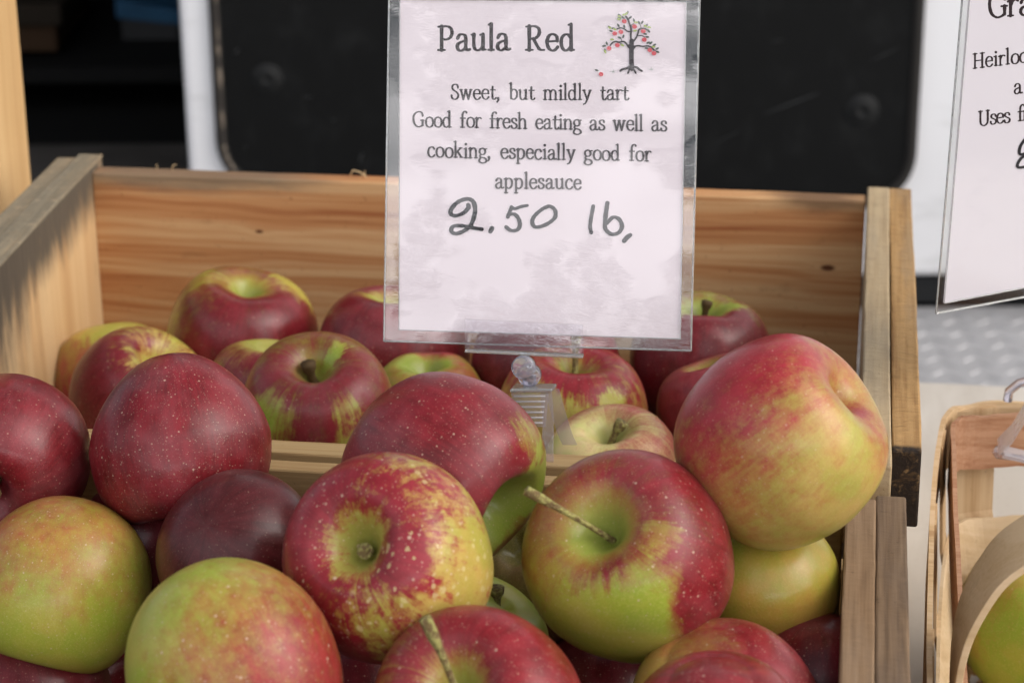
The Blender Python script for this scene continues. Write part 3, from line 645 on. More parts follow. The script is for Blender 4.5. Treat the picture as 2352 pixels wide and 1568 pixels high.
# front crate, heap
A('B1', (-.25, -.95, .12), 40, 'lemon-shaped yellow-green apple with orange blush at the left edge', dict(taper=.05, tall=1.1, lobe=.0, cdeep=0), dict(cover=.12, red=(.29, .055, .03), ground=(.34, .34, .04), amp=.60, sharp=.4, streak=.35, stemgreen=0, speck=.9, bloom=.06, low=.55, spsize=.8, mott=.5), blush=(-.25, .95, .1), patches=[((-.25, -.45, .85), .5, .3, .4)], reds=[((-.4, -.9, .1), .3, .2, .5), ((.75, .2, .6), .3, .3, .12)])
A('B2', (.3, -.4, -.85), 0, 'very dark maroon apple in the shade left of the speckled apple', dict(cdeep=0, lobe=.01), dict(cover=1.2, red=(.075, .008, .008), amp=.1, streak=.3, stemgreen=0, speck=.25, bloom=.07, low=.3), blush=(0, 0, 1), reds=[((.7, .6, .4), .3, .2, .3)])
A('B3', (-.36, .26, .90), 10, 'large mottled red and yellow apple with russet freckles, its hollow facing the camera', dict(lop=.13, lopto=(.85, .1, .2), lobe=.05, cav=1.05, deep=1.15), dict(cover=.60, red=(.23, .014, .022), ground=(.40, .31, .06), amp=.4, sharp=.14, streak=.85, stemgreen=.22, speck=1.0, bloom=.06, low=1.0, spsize=1.5, mott=.66), blush=(-.7, .1, .5),
  patches=[((.75, -.15, .65), .45, .25, .5), ((.1, -.5, .85), .35, .2, .25)], reds=[((-.6, .7, .3), .35, .2, .35), ((-.6, -.6, .4), .4, .2, .4), ((.15, .1, .95), .22, .12, .5)], russet=((.62, -.05, .75), 1.05, .62), stem_pts=[(-.03, .02, .10), (-.05, .03, .20)], stem_r=.058)
A('B4', (-.37, .45, .81), 60, 'big red apple with lime-green belly and a long stem reaching left', dict(lop=.08, lopto=(.5, .6, .2), lobe=.04, deep=1.1), dict(cover=.80, red=(.19, .010, .014), ground=(.31, .34, .036), amp=.42, sharp=.34, streak=.34, stemgreen=.30, speck=.75, bloom=.16, low=.45), blush=(.75, .5, .3),
  patches=[((-.12, -.72, .68), .62, .22, 1.25), ((.12, -.2, .97), .30, .16, .6), ((-.75, -.35, .55), .3, .25, .5), ((.25, .28, .93), .18, .1, .5)], reds=[((.7, -.4, .6), .45, .18, .8), ((-.25, -.05, .95), .25, .25, .35)],
  stem_pts=[(-.2, .14, .25), (-.50, .33, .50), (-.84, .52, .58)], stem_r=.036)
A('B5', (.50, -.85, .1), 0, 'egg-shaped half green half red apple at the bottom, left of the middle', dict(taper=.08, tall=1.12, cdeep=0, lobe=.0), dict(cover=.28, red=(.24, .022, .018), ground=(.34, .36, .05), amp=.85, sharp=.34, streak=.35, stemgreen=0, speck=.9, bloom=.10, low=.5, spsize=1.3, mott=.45), blush=(.85, -.15, .45))
A('B6', (-.27, .55, .79), 0, 'crimson apple with a long curved stem at the bottom middle', dict(lop=.06, lopto=(.5, .8, 0), deep=1.1), dict(cover=.95, red=(.21, .011, .015), amp=.3, streak=.8, stemgreen=.20, speck=.85, bloom=.15, low=.45, ground=YEL), blush=(.6, .4, .5), stem_pts=[(-.10, .16, .25), (-.20, .44, .42), (-.36, .80, .52)], stem_r=.044)
A('B7', (.25, -.80, -.5), 20, 'red apple with yellow-green cheek on its left, at the bottom right', dict(cdeep=.05, lobe=.01), dict(cover=.50, red=(.21, .013, .018), amp=.85, sharp=.3, streak=.3, stemgreen=0, speck=.8, bloom=.18, ground=(.40, .33, .06)), blush=(.8, .45, .2))
A('B8', (.1, -.85, -.4), 20, 'crimson apple cut by the bottom edge, in front of the one with the yellow-green cheek', dict(cdeep=.05, lobe=.01), dict(cover=1.0, red=(.22, .012, .017), amp=.3, streak=.3, stemgreen=0, speck=.8, bloom=.18), blush=(0, .5, .8))
A('B9', (0, -.85, -.35), 0, 'plain olive-green apple under the largest apple, by the right wall', dict(lobe=.01, cdeep=0), dict(cover=.02, red=(.30, .10, .03), ground=(.29, .265, .03), amp=.3, sharp=.45, streak=.12, stemgreen=0, speck=.12, bloom=.03, low=.4, rough=.30), blush=(.3, -.7, .5))
A('B11', (.50, .78, .30), 0, 'small lime apple with upright stem wedged between three bigger apples', dict(cav=.6, deep=.7), dict(cover=.25, red=BRIGHT, ground=(.50, .54, .10), amp=.5, bloom=0, stemgreen=.0), blush=(-.9, -.2, .3), stem_pts=[(.0, .2, .05), (.0, .42, .1)], stem_r=.09)
A('B12', (.3, .5, .6), 0, 'dark red apple deep in the gap at the bottom left', {}, dict(cover=1.1, red=(.20, .015, .02), stemgreen=0), blush=(0, 0, 1))
A('B13', (.3, -.5, -.6), 0, 'dull olive apple deep in the gap left of the long-stemmed red apple', {}, dict(cover=.2, red=MAROON, ground=(.22, .17, .05), stemgreen=0), blush=(0, -1, 0))

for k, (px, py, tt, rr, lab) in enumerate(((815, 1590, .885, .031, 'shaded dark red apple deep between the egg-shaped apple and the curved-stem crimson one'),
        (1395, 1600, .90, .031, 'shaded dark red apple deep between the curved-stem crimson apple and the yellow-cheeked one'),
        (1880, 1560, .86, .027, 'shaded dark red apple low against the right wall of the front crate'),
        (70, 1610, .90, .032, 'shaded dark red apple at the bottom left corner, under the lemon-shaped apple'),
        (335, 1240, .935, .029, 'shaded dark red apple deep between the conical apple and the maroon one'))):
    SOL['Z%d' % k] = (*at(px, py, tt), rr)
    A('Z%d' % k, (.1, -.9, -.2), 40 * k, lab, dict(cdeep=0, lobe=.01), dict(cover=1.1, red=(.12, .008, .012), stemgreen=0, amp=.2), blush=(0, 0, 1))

# ---------------------------------------------------------------- lettering: strokes of a worn old-style serif
def arc(*p): return ('s', p)
def ln(*p): return ('l', p)
SF = lambda x, y, w=.085: ln((x - w, y), (x + w, y))
GL = {
 'a': (.46, [arc((.07, .35), (.13, .44), (.22, .46), (.30, .42), (.325, .32), (.325, .10), (.36, .015), (.45, .04)), arc((.325, .28), (.2, .25), (.09, .19), (.06, .10), (.11, .015), (.19, 0), (.28, .05), (.325, .11))]),
 'b': (.48, [ln((.1, .74), (.1, .04)), ln((.02, .72), (.1, .735)), arc((.1, .35), (.18, .44), (.28, .45), (.38, .38), (.41, .23), (.37, .08), (.27, 0), (.17, .01), (.1, .07))]),
 'c': (.42, [arc((.36, .37), (.30, .45), (.22, .46), (.11, .40), (.055, .23), (.1, .07), (.2, 0), (.30, .02), (.38, .09))]),
 'd': (.50, [arc((.35, .36), (.27, .44), (.18, .45), (.08, .37), (.05, .22), (.09, .07), (.18, 0), (.27, .03), (.35, .1)), ln((.36, .74), (.36, .02)), ln((.28, .72), (.36, .735)), ln((.36, .02), (.45, .02))]),
 'e': (.43, [ln((.07, .25), (.365, .27)), arc((.365, .27), (.345, .40), (.22, .46), (.10, .40), (.05, .23), (.1, .07), (.2, 0), (.3, .02), (.38, .10))]),
 'f': (.33, [arc((.36, .68), (.31, .74), (.22, .72), (.16, .62), (.15, .45), (.15, .02)), ln((.04, .43), (.29, .43)), SF(.15, .015, .1)]),
 'g': (.45, [arc((.21, .46), (.1, .42), (.06, .31), (.11, .2), (.21, .17), (.31, .21), (.345, .31), (.31, .42), (.21, .46)), ln((.31, .42), (.43, .44)), arc((.13, .18), (.08, .11), (.13, .05), (.3, .02), (.4, -.06), (.38, -.16), (.24, -.215), (.09, -.18), (.04, -.10), (.12, .04))]),
 'h': (.51, [ln((.1, .74), (.1, .01)), ln((.02, .72), (.1, .735)), SF(.1, .015), SF(.39, .015), arc((.1, .32), (.18, .43), (.28, .46), (.36, .41), (.39, .3), (.39, .01))]),
 'i': (.25, [ln((.12, .45), (.12, .01)), ln((.03, .42), (.12, .445)), SF(.12, .015), ('d', (.115, .635))]),
 'k': (.49, [ln((.1, .74), (.1, .01)), ln((.02, .72), (.1, .735)), SF(.1, .015), ln((.11, .19), (.36, .44)), ln((.2, .28), (.40, .02)), SF(.36, .44, .07), SF(.40, .015, .075)]),
 'l': (.25, [ln((.12, .74), (.12, .01)), ln((.04, .72), (.12, .735)), SF(.12, .015)]),
 'm': (.78, [ln((.1, .45), (.1, .01)), ln((.02, .42), (.1, .445)), SF(.1, .015), arc((.1, .32), (.17, .43), (.26, .46), (.34, .41), (.37, .3), (.37, .01)), SF(.37, .015), arc((.37, .32), (.44, .43), (.53, .46), (.61, .41), (.64, .3), (.64, .01)), SF(.64, .015)]),
 'n': (.51, [ln((.1, .45), (.1, .01)), ln((.02, .42), (.1, .445)), SF(.1, .015), arc((.1, .32), (.18, .43), (.28, .46), (.36, .41), (.39, .3), (.39, .01)), SF(.39, .015)]),
 'o': (.46, [arc((.23, .46), (.1, .40), (.05, .23), (.1, .06), (.23, 0), (.36, .06), (.41, .23), (.36, .40), (.23, .46))]),
 'p': (.49, [ln((.1, .45), (.1, -.21)), ln((.02, .42), (.1, .445)), SF(.1, -.21), arc((.1, .35), (.18, .44), (.28, .45), (.38, .38), (.41, .23), (.37, .08), (.27, 0), (.17, .01), (.1, .07))]),
 'r': (.36, [ln((.1, .45), (.1, .01)), ln((.02, .42), (.1, .445)), SF(.1, .015), arc((.1, .28), (.16, .41), (.25, .46), (.33, .42))]),
 's': (.37, [arc((.30, .36), (.27, .44), (.18, .46), (.09, .42), (.085, .32), (.18, .25), (.29, .19), (.32, .1), (.26, .02), (.16, 0), (.08, .03), (.05, .12))]),
 't': (.33, [arc((.15, .58), (.14, .40), (.14, .12), (.18, .01), (.26, .01), (.32, .07)), ln((.03, .43), (.29, .43))]),
 'u': (.51, [arc((.1, .44), (.1, .14), (.15, .02), (.24, 0), (.33, .05), (.385, .14)), ln((.385, .45), (.385, .02)), ln((.02, .43), (.1, .44)), ln((.30, .43), (.385, .44)), ln((.385, .02), (.47, .02))]),
 'w': (.68, [ln((.08, .44), (.2, 0)), ln((.2, 0), (.33, .44)), ln((.33, .44), (.46, 0)), ln((.46, 0), (.58, .44)), SF(.08, .44, .07), SF(.33, .44, .06), SF(.59, .44, .065)]),
 'y': (.47, [ln((.08, .44), (.23, .02)), arc((.39, .44), (.24, .03), (.15, -.15), (.05, -.2)), SF(.08, .44, .07), SF(.39, .44, .065)]),
 'P': (.54, [ln((.14, .68), (.14, .01)), ln((.04, .665), (.16, .67)), SF(.14, .015, .11), arc((.14, .665), (.29, .68), (.42, .63), (.465, .5), (.41, .37), (.28, .31), (.15, .33))]),
 'R': (.62, [ln((.14, .68), (.14, .01)), ln((.04, .665), (.16, .67)), SF(.14, .015, .11), arc((.14, .665), (.29, .68), (.42, .63), (.455, .51), (.40, .39), (.28, .33), (.15, .34)), arc((.27, .33), (.42, .08), (.50, .02), (.60, .015))]),
 'S': (.46, [arc((.37, .53), (.34, .65), (.22, .69), (.10, .63), (.085, .51), (.17, .41), (.3, .33), (.385, .21), (.35, .07), (.23, 0), (.12, .02), (.06, .09), (.045, .19))]),
 'G': (.64, [arc((.53, .50), (.48, .64), (.34, .69), (.17, .63), (.065, .49), (.06, .29), (.13, .1), (.28, 0), (.42, .02), (.52, .08)), ln((.52, .30), (.52, .07)), SF(.51, .30, .09)]),
 'H': (.66, [ln((.14, .68), (.14, .01)), ln((.51, .68), (.51, .01)), ln((.14, .35), (.51, .35)), SF(.14, .67, .1), SF(.14, .015, .1), SF(.51, .67, .1), SF(.51, .015, .1)]),
 'U': (.65, [arc((.14, .68), (.14, .2), (.2, .05), (.33, 0), (.45, .06), (.51, .2), (.51, .68)), SF(.14, .67, .1), SF(.51, .67, .08)]),
 ',': (.24, [('d', (.09, .04)), arc((.11, .04), (.10, -.05), (.05, -.12))]), ' ': (.30, []),
}
class Ink:
    """flat strokes laid on a plane: plane point p(x, y, h) from layout pixels; each stroke a hair above the last"""
    def __init__(s, place): s.mb = MB(); s.place = place; s.h = 0
    def stroke(s, pts, w0, w1=None, nib=True, rnd=None):
        pts = [np.array(p, float) for p in pts]; w1 = w1 or w0; m = len(pts); s.h += 1; h = s.h
        le, ri = [], []
        for i in range(m):
            t = pts[min(i + 1, m - 1)] - pts[max(i - 1, 0)]; L = np.linalg.norm(t) or 1; t = t / L
            n = np.array([-t[1], t[0]]); w = (w1 + (w0 - w1) * abs(t[1]) ** 1.3) / 2
            if rnd: w *= 1 + rnd.uniform(-.12, .12)
            le.append(pts[i] + n * w); ri.append(pts[i] - n * w)
        capn = 5
        def cap(c, t, w, flip):
            a0 = math.atan2(t[1], t[0]); return [c + w * np.array([math.cos(a0 + math.pi / 2 - math.pi * k / capn), math.sin(a0 + math.pi / 2 - math.pi * k / capn)]) for k in range(1, capn)]
        vs = [s.place(p[0], p[1], h) for p in le] + [s.place(p[0], p[1], h) for p in ri]
        fs = [(i, i + 1, m + i + 1, m + i) for i in range(m - 1)]
        te = pts[-1] - pts[-2]; te /= np.linalg.norm(te); tb = pts[0] - pts[1]; tb /= np.linalg.norm(tb)
        we = np.linalg.norm(le[-1] - ri[-1]) / 2; wb = np.linalg.norm(le[0] - ri[0]) / 2
        b = len(vs); vs += [s.place(p[0], p[1], h) for p in cap(pts[-1], te, we, 0)]; fs.append((m - 1, *range(b, b + capn - 1), 2 * m - 1))
        b = len(vs); vs += [s.place(p[0], p[1], h) for p in cap(pts[0], tb, wb, 0)]; fs.append((m, *range(b, b + capn - 1), 0))
        s.mb.add(vs, fs)
    def dot(s, x, y, r, sq=1.0, ang=0):
        s.h += 1; n = 14; ca, sa = math.cos(ang), math.sin(ang)
        pts = [(r * math.cos(k * 2 * math.pi / n), r * sq * math.sin(k * 2 * math.pi / n)) for k in range(n)]
        s.mb.add([s.place(x + a * ca - b * sa, y + a * sa + b * ca, s.h) for a, b in pts], [tuple(range(n))])
    def text(s, txt, x0, y0, x1, size, slope=0.0, bold=1.02, seed=0):
        rnd = random.Random(seed); XS = .90; nat = sum(GL[c][0] + (.12 if c == ' ' else 0) for c in txt) * size * XS
        tr = 0 if x1 is None else (x1 - x0 - nat) / max(1, len(txt) - 1)
        x = x0
        for c in txt:
            adv, st = GL[c]; jx, jy = rnd.uniform(-.012, .012) * size, rnd.uniform(-.012, .012) * size
            for k, p in st:
                if k == 'd': s.dot(x + p[0] * size * XS + jx, y0 + slope * (x - x0) - p[1] * size + jy, .062 * size * bold); continue
                q = [(x + a * size * XS + jx, y0 + slope * (x + a * size * XS - x0) - b * size + jy) for a, b in p]
                q = crom(q, n=5) if k == 's' else [np.array(v) for v in q]
                if k == 'l' and len(q) == 2: q = [q[0] + (q[1] - q[0]) * f for f in (0, .33, .66, 1)]
                s.stroke(q, .095 * size * bold, .052 * size * bold, rnd=rnd)
            x += (adv + (.12 if c == ' ' else 0)) * size * XS + tr

# ---------------------------------------------------------------- laminated signs
m_ink = simple('print_ink', (.022, .012, .014), .8, .2, var=.3, scale=900)
m_pen = simple('marker_ink', (.008, .007, .012), .6, .3, var=.3, scale=500)
m_paper = simple('paper', (.83, .745, .79), .75, .2, var=.015, scale=30)
m_paper2 = simple('paper_white', (.69, .66, .715), .75, .2, var=.015, scale=30)
m_leafd = simple('leaf_ink', (.05, .07, .05), .8, .2); m_leafl = simple('leaf_light_ink', (.36, .45, .12), .8, .2)
m_fruit = simple('fruit_ink', (.66, .09, .11), .8, .2, var=.2, scale=500); m_grass = simple('grass_ink', (.33, .36, .33), .8, .2)
def laminate(name, crinkle, scale=1.0):
    m = bpy.data.materials.new(name); m.use_nodes = True; t = NT(m.node_tree); t.n.clear()
    out = t.new('ShaderNodeOutputMaterial'); tc = t.new('ShaderNodeTexCoord').outputs['Object']
    w1 = t.noise(t.vmath('MULTIPLY', tc, (13, 13, 17)), 1, 1.0, .5)
    w2 = t.noise(t.vmath('MULTIPLY', tc, (160, 160, 420)), 1, 3, .6, 1.2)
    w3 = t.noise(t.vmath('MULTIPLY', tc, (600, 600, 1300)), 1, 2, .6)
    patch = t.step(t.noise(tc, 24, 3, .6), .46, .64)
    h = t.math('ADD', t.math('MULTIPLY', w1, 4.5), t.math('MULTIPLY', t.math('ADD', patch, .02), t.math('ADD', t.math('MULTIPLY', w2, .85), t.math('MULTIPLY', w3, .42))))
    nb = t.bump(h, 1.0, .0004 * crinkle)
    gl = t.new('ShaderNodeBsdfAnisotropic'); gl.inputs['Roughness'].default_value = .09; t.put(gl.inputs['Normal'], nb)
    tr = t.new('ShaderNodeBsdfTransparent'); tr.inputs[0].default_value = (.97, .97, .965, 1)
    fac = t.math('MULTIPLY', t.schlick(nb, .048), 1.6, clamp=True)
    mx = t.new('ShaderNodeMixShader'); t.put(mx.inputs[0], fac); t.put(mx.inputs[1], tr.outputs[0]); t.put(mx.inputs[2], gl.outputs[0])
    t.put(out.inputs[0], mx.outputs[0]); return m
m_lam = laminate('laminate_film', 1.0); m_lam2 = laminate('laminate_film_flat', .35)
m_edge, t, b = mat('laminate_edge'); b.inputs['Base Color'].default_value = (.82, .85, .85, 1); b.inputs['Roughness'].default_value = .12
b.inputs['Transmission Weight'].default_value = .75; b.inputs['IOR'].default_value = 1.45
nn = t.noise(t.new('ShaderNodeTexCoord').outputs['Object'], 260, 3); t.put(b.inputs['Normal'], t.bump(nn, .4, .001))
m_clear, t, b = mat('clear_acrylic'); b.inputs['Base Color'].default_value = (.96, .96, .975, 1); b.inputs['Roughness'].default_value = .06
b.inputs['Transmission Weight'].default_value = 1.0; b.inputs['IOR'].default_value = 1.47
def thin_clear(name, tint, haze):   # thin clear plastic: passes light straight through, a little haze, surface gloss
    m = bpy.data.materials.new(name); m.use_nodes = True; t = NT(m.node_tree); t.n.clear()
    out = t.new('ShaderNodeOutputMaterial'); tr = t.new('ShaderNodeBsdfTransparent'); tr.inputs[0].default_value = (*tint, 1)
    df = t.new('ShaderNodeBsdfDiffuse'); df.inputs[0].default_value = (.8, .78, .82, 1)
    tl = t.new('ShaderNodeBsdfTranslucent'); tl.inputs[0].default_value = (.8, .78, .82, 1)
    d2 = t.new('ShaderNodeMixShader'); t.put(d2.inputs[0], .5); t.put(d2.inputs[1], df.outputs[0]); t.put(d2.inputs[2], tl.outputs[0])
    mx = t.new('ShaderNodeMixShader'); t.put(mx.inputs[0], haze); t.put(mx.inputs[1], tr.outputs[0]); t.put(mx.inputs[2], d2.outputs[0])
    nb = t.bump(t.noise(t.new('ShaderNodeTexCoord').outputs['Object'], 240, 3), .25, .0015)
    gl = t.new('ShaderNodeBsdfAnisotropic'); gl.inputs['Roughness'].default_value = .08; t.put(gl.inputs['Normal'], nb)
    m2 = t.new('ShaderNodeMixShader'); t.put(m2.inputs[0], t.schlick(nb)); t.put(m2.inputs[1], mx.outputs[0]); t.put(m2.inputs[2], gl.outputs[0])
    t.put(out.inputs[0], m2.outputs[0]); return m
m_ridge = thin_clear('clear_ridge', (.95, .95, .96), .38); m_thin = thin_clear('clear_plate', (.97, .965, .975), .035); m_leafp = thin_clear('clear_leaf', (.93, .915, .945), .17)
m_milky, t, b = mat('milky_acrylic'); b.inputs['Base Color'].default_value = (.86, .84, .95, 1); b.inputs['Roughness'].default_value = .16
b.inputs['Transmission Weight'].default_value = .8; b.inputs['IOR'].default_value = 1.46

def make_sign(name, label, P0, N, pouch, paper, film, paper_m):
    """pouch, paper = 4 layout corners (TL, TR, BR, BL); N points at the viewer"""
    org = on_plane(*pouch[3], P0, N)
    root = empty(name, org); tag(root, label, 'sign')
    def place(x, y, h): return on_plane(x, y, P0, N) + N * h
    def slab(q, h0, h1, nm, m, par, nu=1):
        vs = [place(*p, h0) for p in q] + [place(*p, h1) for p in q]
        return MB().add(vs, [(3, 2, 1, 0), (4, 5, 6, 7), (0, 1, 5, 4), (1, 2, 6, 5), (2, 3, 7, 6), (3, 0, 4, 7)]).build(nm, m, par)
    slab(paper, 0, .0003, 'paper', paper_m, root)
    # clear film over front and back, welded along the rim
    f = MB(); n = 1
    f.add([place(*p, .0011) for p in pouch], [(3, 2, 1, 0)]); f.add([place(*p, -.0004) for p in pouch], [(0, 1, 2, 3)])
    pouch_o = f.build('laminate_pouch', film, root)
    rim = [place(*p, .0003) for p in pouch]
    # rim weld as four thin bars
    rb_ = MB()
    c4 = [place(*p, .0003) for p in pouch]
    for i in range(4): rb_.tube([c4[i], c4[(i + 1) % 4]], .00045, 6)
    rb_.build('welded_rim', m_edge, root)
    # inner crease round the paper
    cr = MB(); c4 = [place(*p, .0009) for p in paper]
    for i in range(4):
        cr.tube([c4[i], c4[(i + 1) % 4]], .00022, 6)
    cr.build('crease', m_edge, root)
    return root, place

# the price sign in front
pBL, pBR, pTL = at(882, 783, .957), at(1587, 805, .939), at(893, 0, .939)
n1 = np.cross(pBR - pBL, pTL - pBL); n1 /= np.linalg.norm(n1)
if n1 @ Fw > 0: n1 = -n1
sign, place1 = make_sign('price_sign', 'laminated white Paula Red price card on a clear clip above the crates', pBL, n1,
    [(895, -45), (1608, -38), (1587, 805), (882, 783)], [(919, -1), (1577, 5), (1563, 778), (917, 757)], m_lam, m_paper)
def pl1(x, y, h): return place1(x, y, .00032 + h * 1.5e-6)
ik = Ink(pl1)
ik.text('Paula Red', 1005, 116, 1322, 82, slope=.004, bold=1.12, seed=1)
ik.text('Sweet, but mildly tart', 1035, 228, 1445, 50, slope=.006, seed=2)
ik.text('Good for fresh eating as well as', 948, 291, 1533, 50, slope=.018, seed=3)
ik.text('cooking, especially good for', 982, 361, 1497, 50, slope=.018, seed=4)
ik.text('applesauce', 1137, 432, 1337, 50, slope=.012, seed=5)
ik.mb.build('lettering', m_ink, sign)
# hand-written price, copied stroke by stroke
def hw(px, py): return (1010.6 + px * .2031, 441 + py * .2031)      # crop -> layout pixels
pen = Ink(lambda x, y, h: place1(x, y, .00055 + h * 1.5e-6)); rp = random.Random(8)
def pstroke(pts, w=6.6): pen.stroke(crom([hw(*p) for p in pts], n=6), w * 1.42, w * 1.12, rnd=rp)
pstroke([(320, 145), (325, 175), (270, 235), (180, 268), (125, 245), (135, 185), (210, 110), (310, 78), (375, 105), (400, 190), (385, 290), (345, 380), (270, 440), (180, 470), (130, 440), (150, 390), (220, 380), (320, 390), (400, 410), (475, 420)], 7.4)
pstroke([(590, 410), (572, 445)], 8)
pstroke([(810, 170), (850, 188), (920, 165), (990, 152)], 6.2); pstroke([(810, 180), (790, 225), (770, 280)], 6.2)
pstroke([(770, 255), (840, 250), (890, 300), (905, 380), (870, 430), (800, 432), (750, 395)], 6.6)
pstroke([(1225, 165), (1170, 185), (1080, 260), (1045, 330), (1070, 390), (1140, 390), (1240, 345), (1305, 280), (1300, 200), (1240, 160), (1190, 180)], 6.6)
pstroke([(1735, 160), (1715, 270), (1700, 380), (1712, 455)], 6.4)
pstroke([(1895, 125), (1880, 230), (1868, 340), (1875, 420), (1940, 475), (2020, 460), (2060, 390), (2030, 310), (1960, 285), (1890, 350)], 6.8)
pstroke([(2155, 485), (2120, 510), (2085, 550)], 8)
pen.mb.build('handwritten_price', m_pen, sign)
# little apple tree picture
def tw(px, py): return (1360 + px * .10548, 18.4 + py * .10548)
tr_ = Ink(lambda x, y, h: place1(x, y, .00075 + h * 1.5e-6))
def ts(pts, w, w2=None):
    q = crom([tw(*p) for p in pts], n=5); tr_.stroke(q, w, w2 or w)
for p, w in (([(865, 720), (860, 1000), (865, 1290)], 10.5), ([(800, 830), (850, 900), (855, 1000)], 7), ([(920, 850), (870, 920), (865, 1020)], 7), ([(860, 760), (845, 600), (850, 450), (810, 330), (790, 260), (740, 190)], 4.2),
             ([(900, 740), (970, 640), (1000, 560), (1030, 470), (1120, 450), (1200, 480), (1250, 520)], 3.6), ([(830, 520), (770, 510), (700, 460), (620, 440), (550, 460)], 3.0), ([(790, 850), (740, 770), (680, 735), (590, 750), (510, 735), (440, 770), (400, 820)], 3.6),
             ([(900, 850), (1000, 825), (1100, 840), (1200, 830), (1290, 860), (1350, 920)], 3.6), ([(1010, 610), (1080, 605), (1150, 640)], 2.0), ([(860, 500), (900, 510), (940, 500)], 1.6), ([(1060, 450), (1060, 390), (1030, 330)], 1.4), ([(850, 400), (880, 360), (920, 350)], 1.6), ([(650, 740), (640, 690), (620, 660)], 1.4), ([(1350, 920), (1400, 940), (1440, 950)], 1.6),
             ([(830, 1280), (740, 1320), (660, 1340), (620, 1375)], 5), ([(900, 1280), (980, 1300), (1030, 1340), (1085, 1375)], 5), ([(830, 1310), (805, 1370), (785, 1420)], 4), ([(880, 1300), (920, 1360), (955, 1420)], 4.4), ([(865, 1230), (855, 1300), (870, 1340)], 8)):
    ts(p, w, w)
tr_.mb.build('tree_drawing', m_ink, sign)
fr_ = Ink(lambda x, y, h: place1(x, y, .00088 + h * 1.5e-6))
for x, y in ((705, 295), (930, 410), (1118, 510), (1140, 695), (1262, 920), (1350, 990), (498, 560), (632, 525), (555, 815), (375, 885), (200, 1445)):
    fr_.dot(*tw(x, y), 5.6, .9, .3)
fr_.mb.build('drawn_fruit', m_fruit, sign)
ld, ll = Ink(lambda x, y, h: place1(x, y, .00092 + h * 1.5e-6)), Ink(lambda x, y, h: place1(x, y, .00097 + h * 1.5e-6))
for x, y, a in ((600, 160, .6), (775, 110, -1.2), (680, 215, .6), (835, 215, -.7), (600, 225, 0), (915, 275, 1.3), (1025, 325, 1), (1095, 320, -1), (1185, 385, -.6), (1235, 505, .9), (575, 385, 1), (705, 410, 1.4), (385, 420, .5), (470, 450, .3), (415, 505, .2), (600, 650, .4), (685, 625, -1.2), (1160, 570, .2), (1205, 635, .1), (1285, 765, -.7), (1225, 760, -.3), (1360, 810, -.5), (1190, 880, .1), (1420, 890, -.5), (1430, 960, .4), (325, 775, 1.2), (265, 830, -.1), (650, 800, .5), (105, 1360, .3), (285, 930, 1.5)):
    ld.dot(*tw(x, y), 4.6, .48, a)
for x, y, a in ((700, 150, -.3), (600, 190, .3), (590, 250, .2), (745, 130, -.8), (1245, 425, .1), (1165, 400, .6), (390, 435, .4), (440, 690, .1), (290, 955, 1.2), (665, 815, .4), (940, 500, -.1), (1340, 850, .1), (960, 320, .1), (500, 470, .3)):
    ll.dot(*tw(x, y), 4.6, .5, a)
ld.mb.build('drawn_leaf', m_leafd, sign); ll.mb.build('drawn_leaf', m_leafl, sign)
gr_ = Ink(lambda x, y, h: place1(x, y, .0009 + h * 1.5e-6))
for x0, y0 in ((460, 1410), (1290, 1360)):
    for dx, dy in ((-70, -30), (-35, -15), (10, -70), (50, -50), (40, -10), (-10, -40)): gr_.stroke([tw(x0, y0), tw(x0 + dx, y0 + dy)], 1.0)
gr_.mb.build('drawn_grass', m_grass, sign)

# the second sign, at the right edge
yw = math.radians(26); ln2 = math.radians(0); n2 = np.array([math.sin(yw) * math.cos(ln2), -math.cos(yw) * math.cos(ln2), math.sin(ln2)]); p2 = at(2165, 695, .985)
sign2, place2 = make_sign('price_sign', 'white price card at the right edge, turned away and cut by the frame', p2, n2,
    [(2214, -60), (2700, -140), (2640, 628), (2149, 719)], [(2229, -60), (2680, -135), (2625, 607), (2166, 695)], m_lam2, m_paper2)
ik2 = Ink(lambda x, y, h: place2(x, y, .00032 + h * 1.5e-6))
ik2.text('Gra', 2268, 42, 2372, 82, slope=-.09, bold=1.05, seed=11)
ik2.text('Heirloo', 2232, 158, 2361, 50, slope=-.12, seed=12)
ik2.text('a', 2327, 216, None, 50, slope=-.1, seed=13)
ik2.text('Uses fr', 2245, 290, 2364, 50, slope=-.13, seed=14)
ik2.mb.build('lettering', m_ink, sign2)
pen = Ink(lambda x, y, h: place2(x, y, .00055 + h * 1.5e-6))
pen.stroke(crom([(2400, 300), (2370, 305), (2345, 330), (2340, 352), (2352, 352), (2375, 335), (2398, 318)], n=6), 7, 6)
pen.stroke(crom([(2400, 352), (2370, 352), (2345, 362), (2335, 380), (2345, 384), (2380, 374)], n=6), 7, 6)
pen.mb.build('handwritten_price', m_pen, sign2)

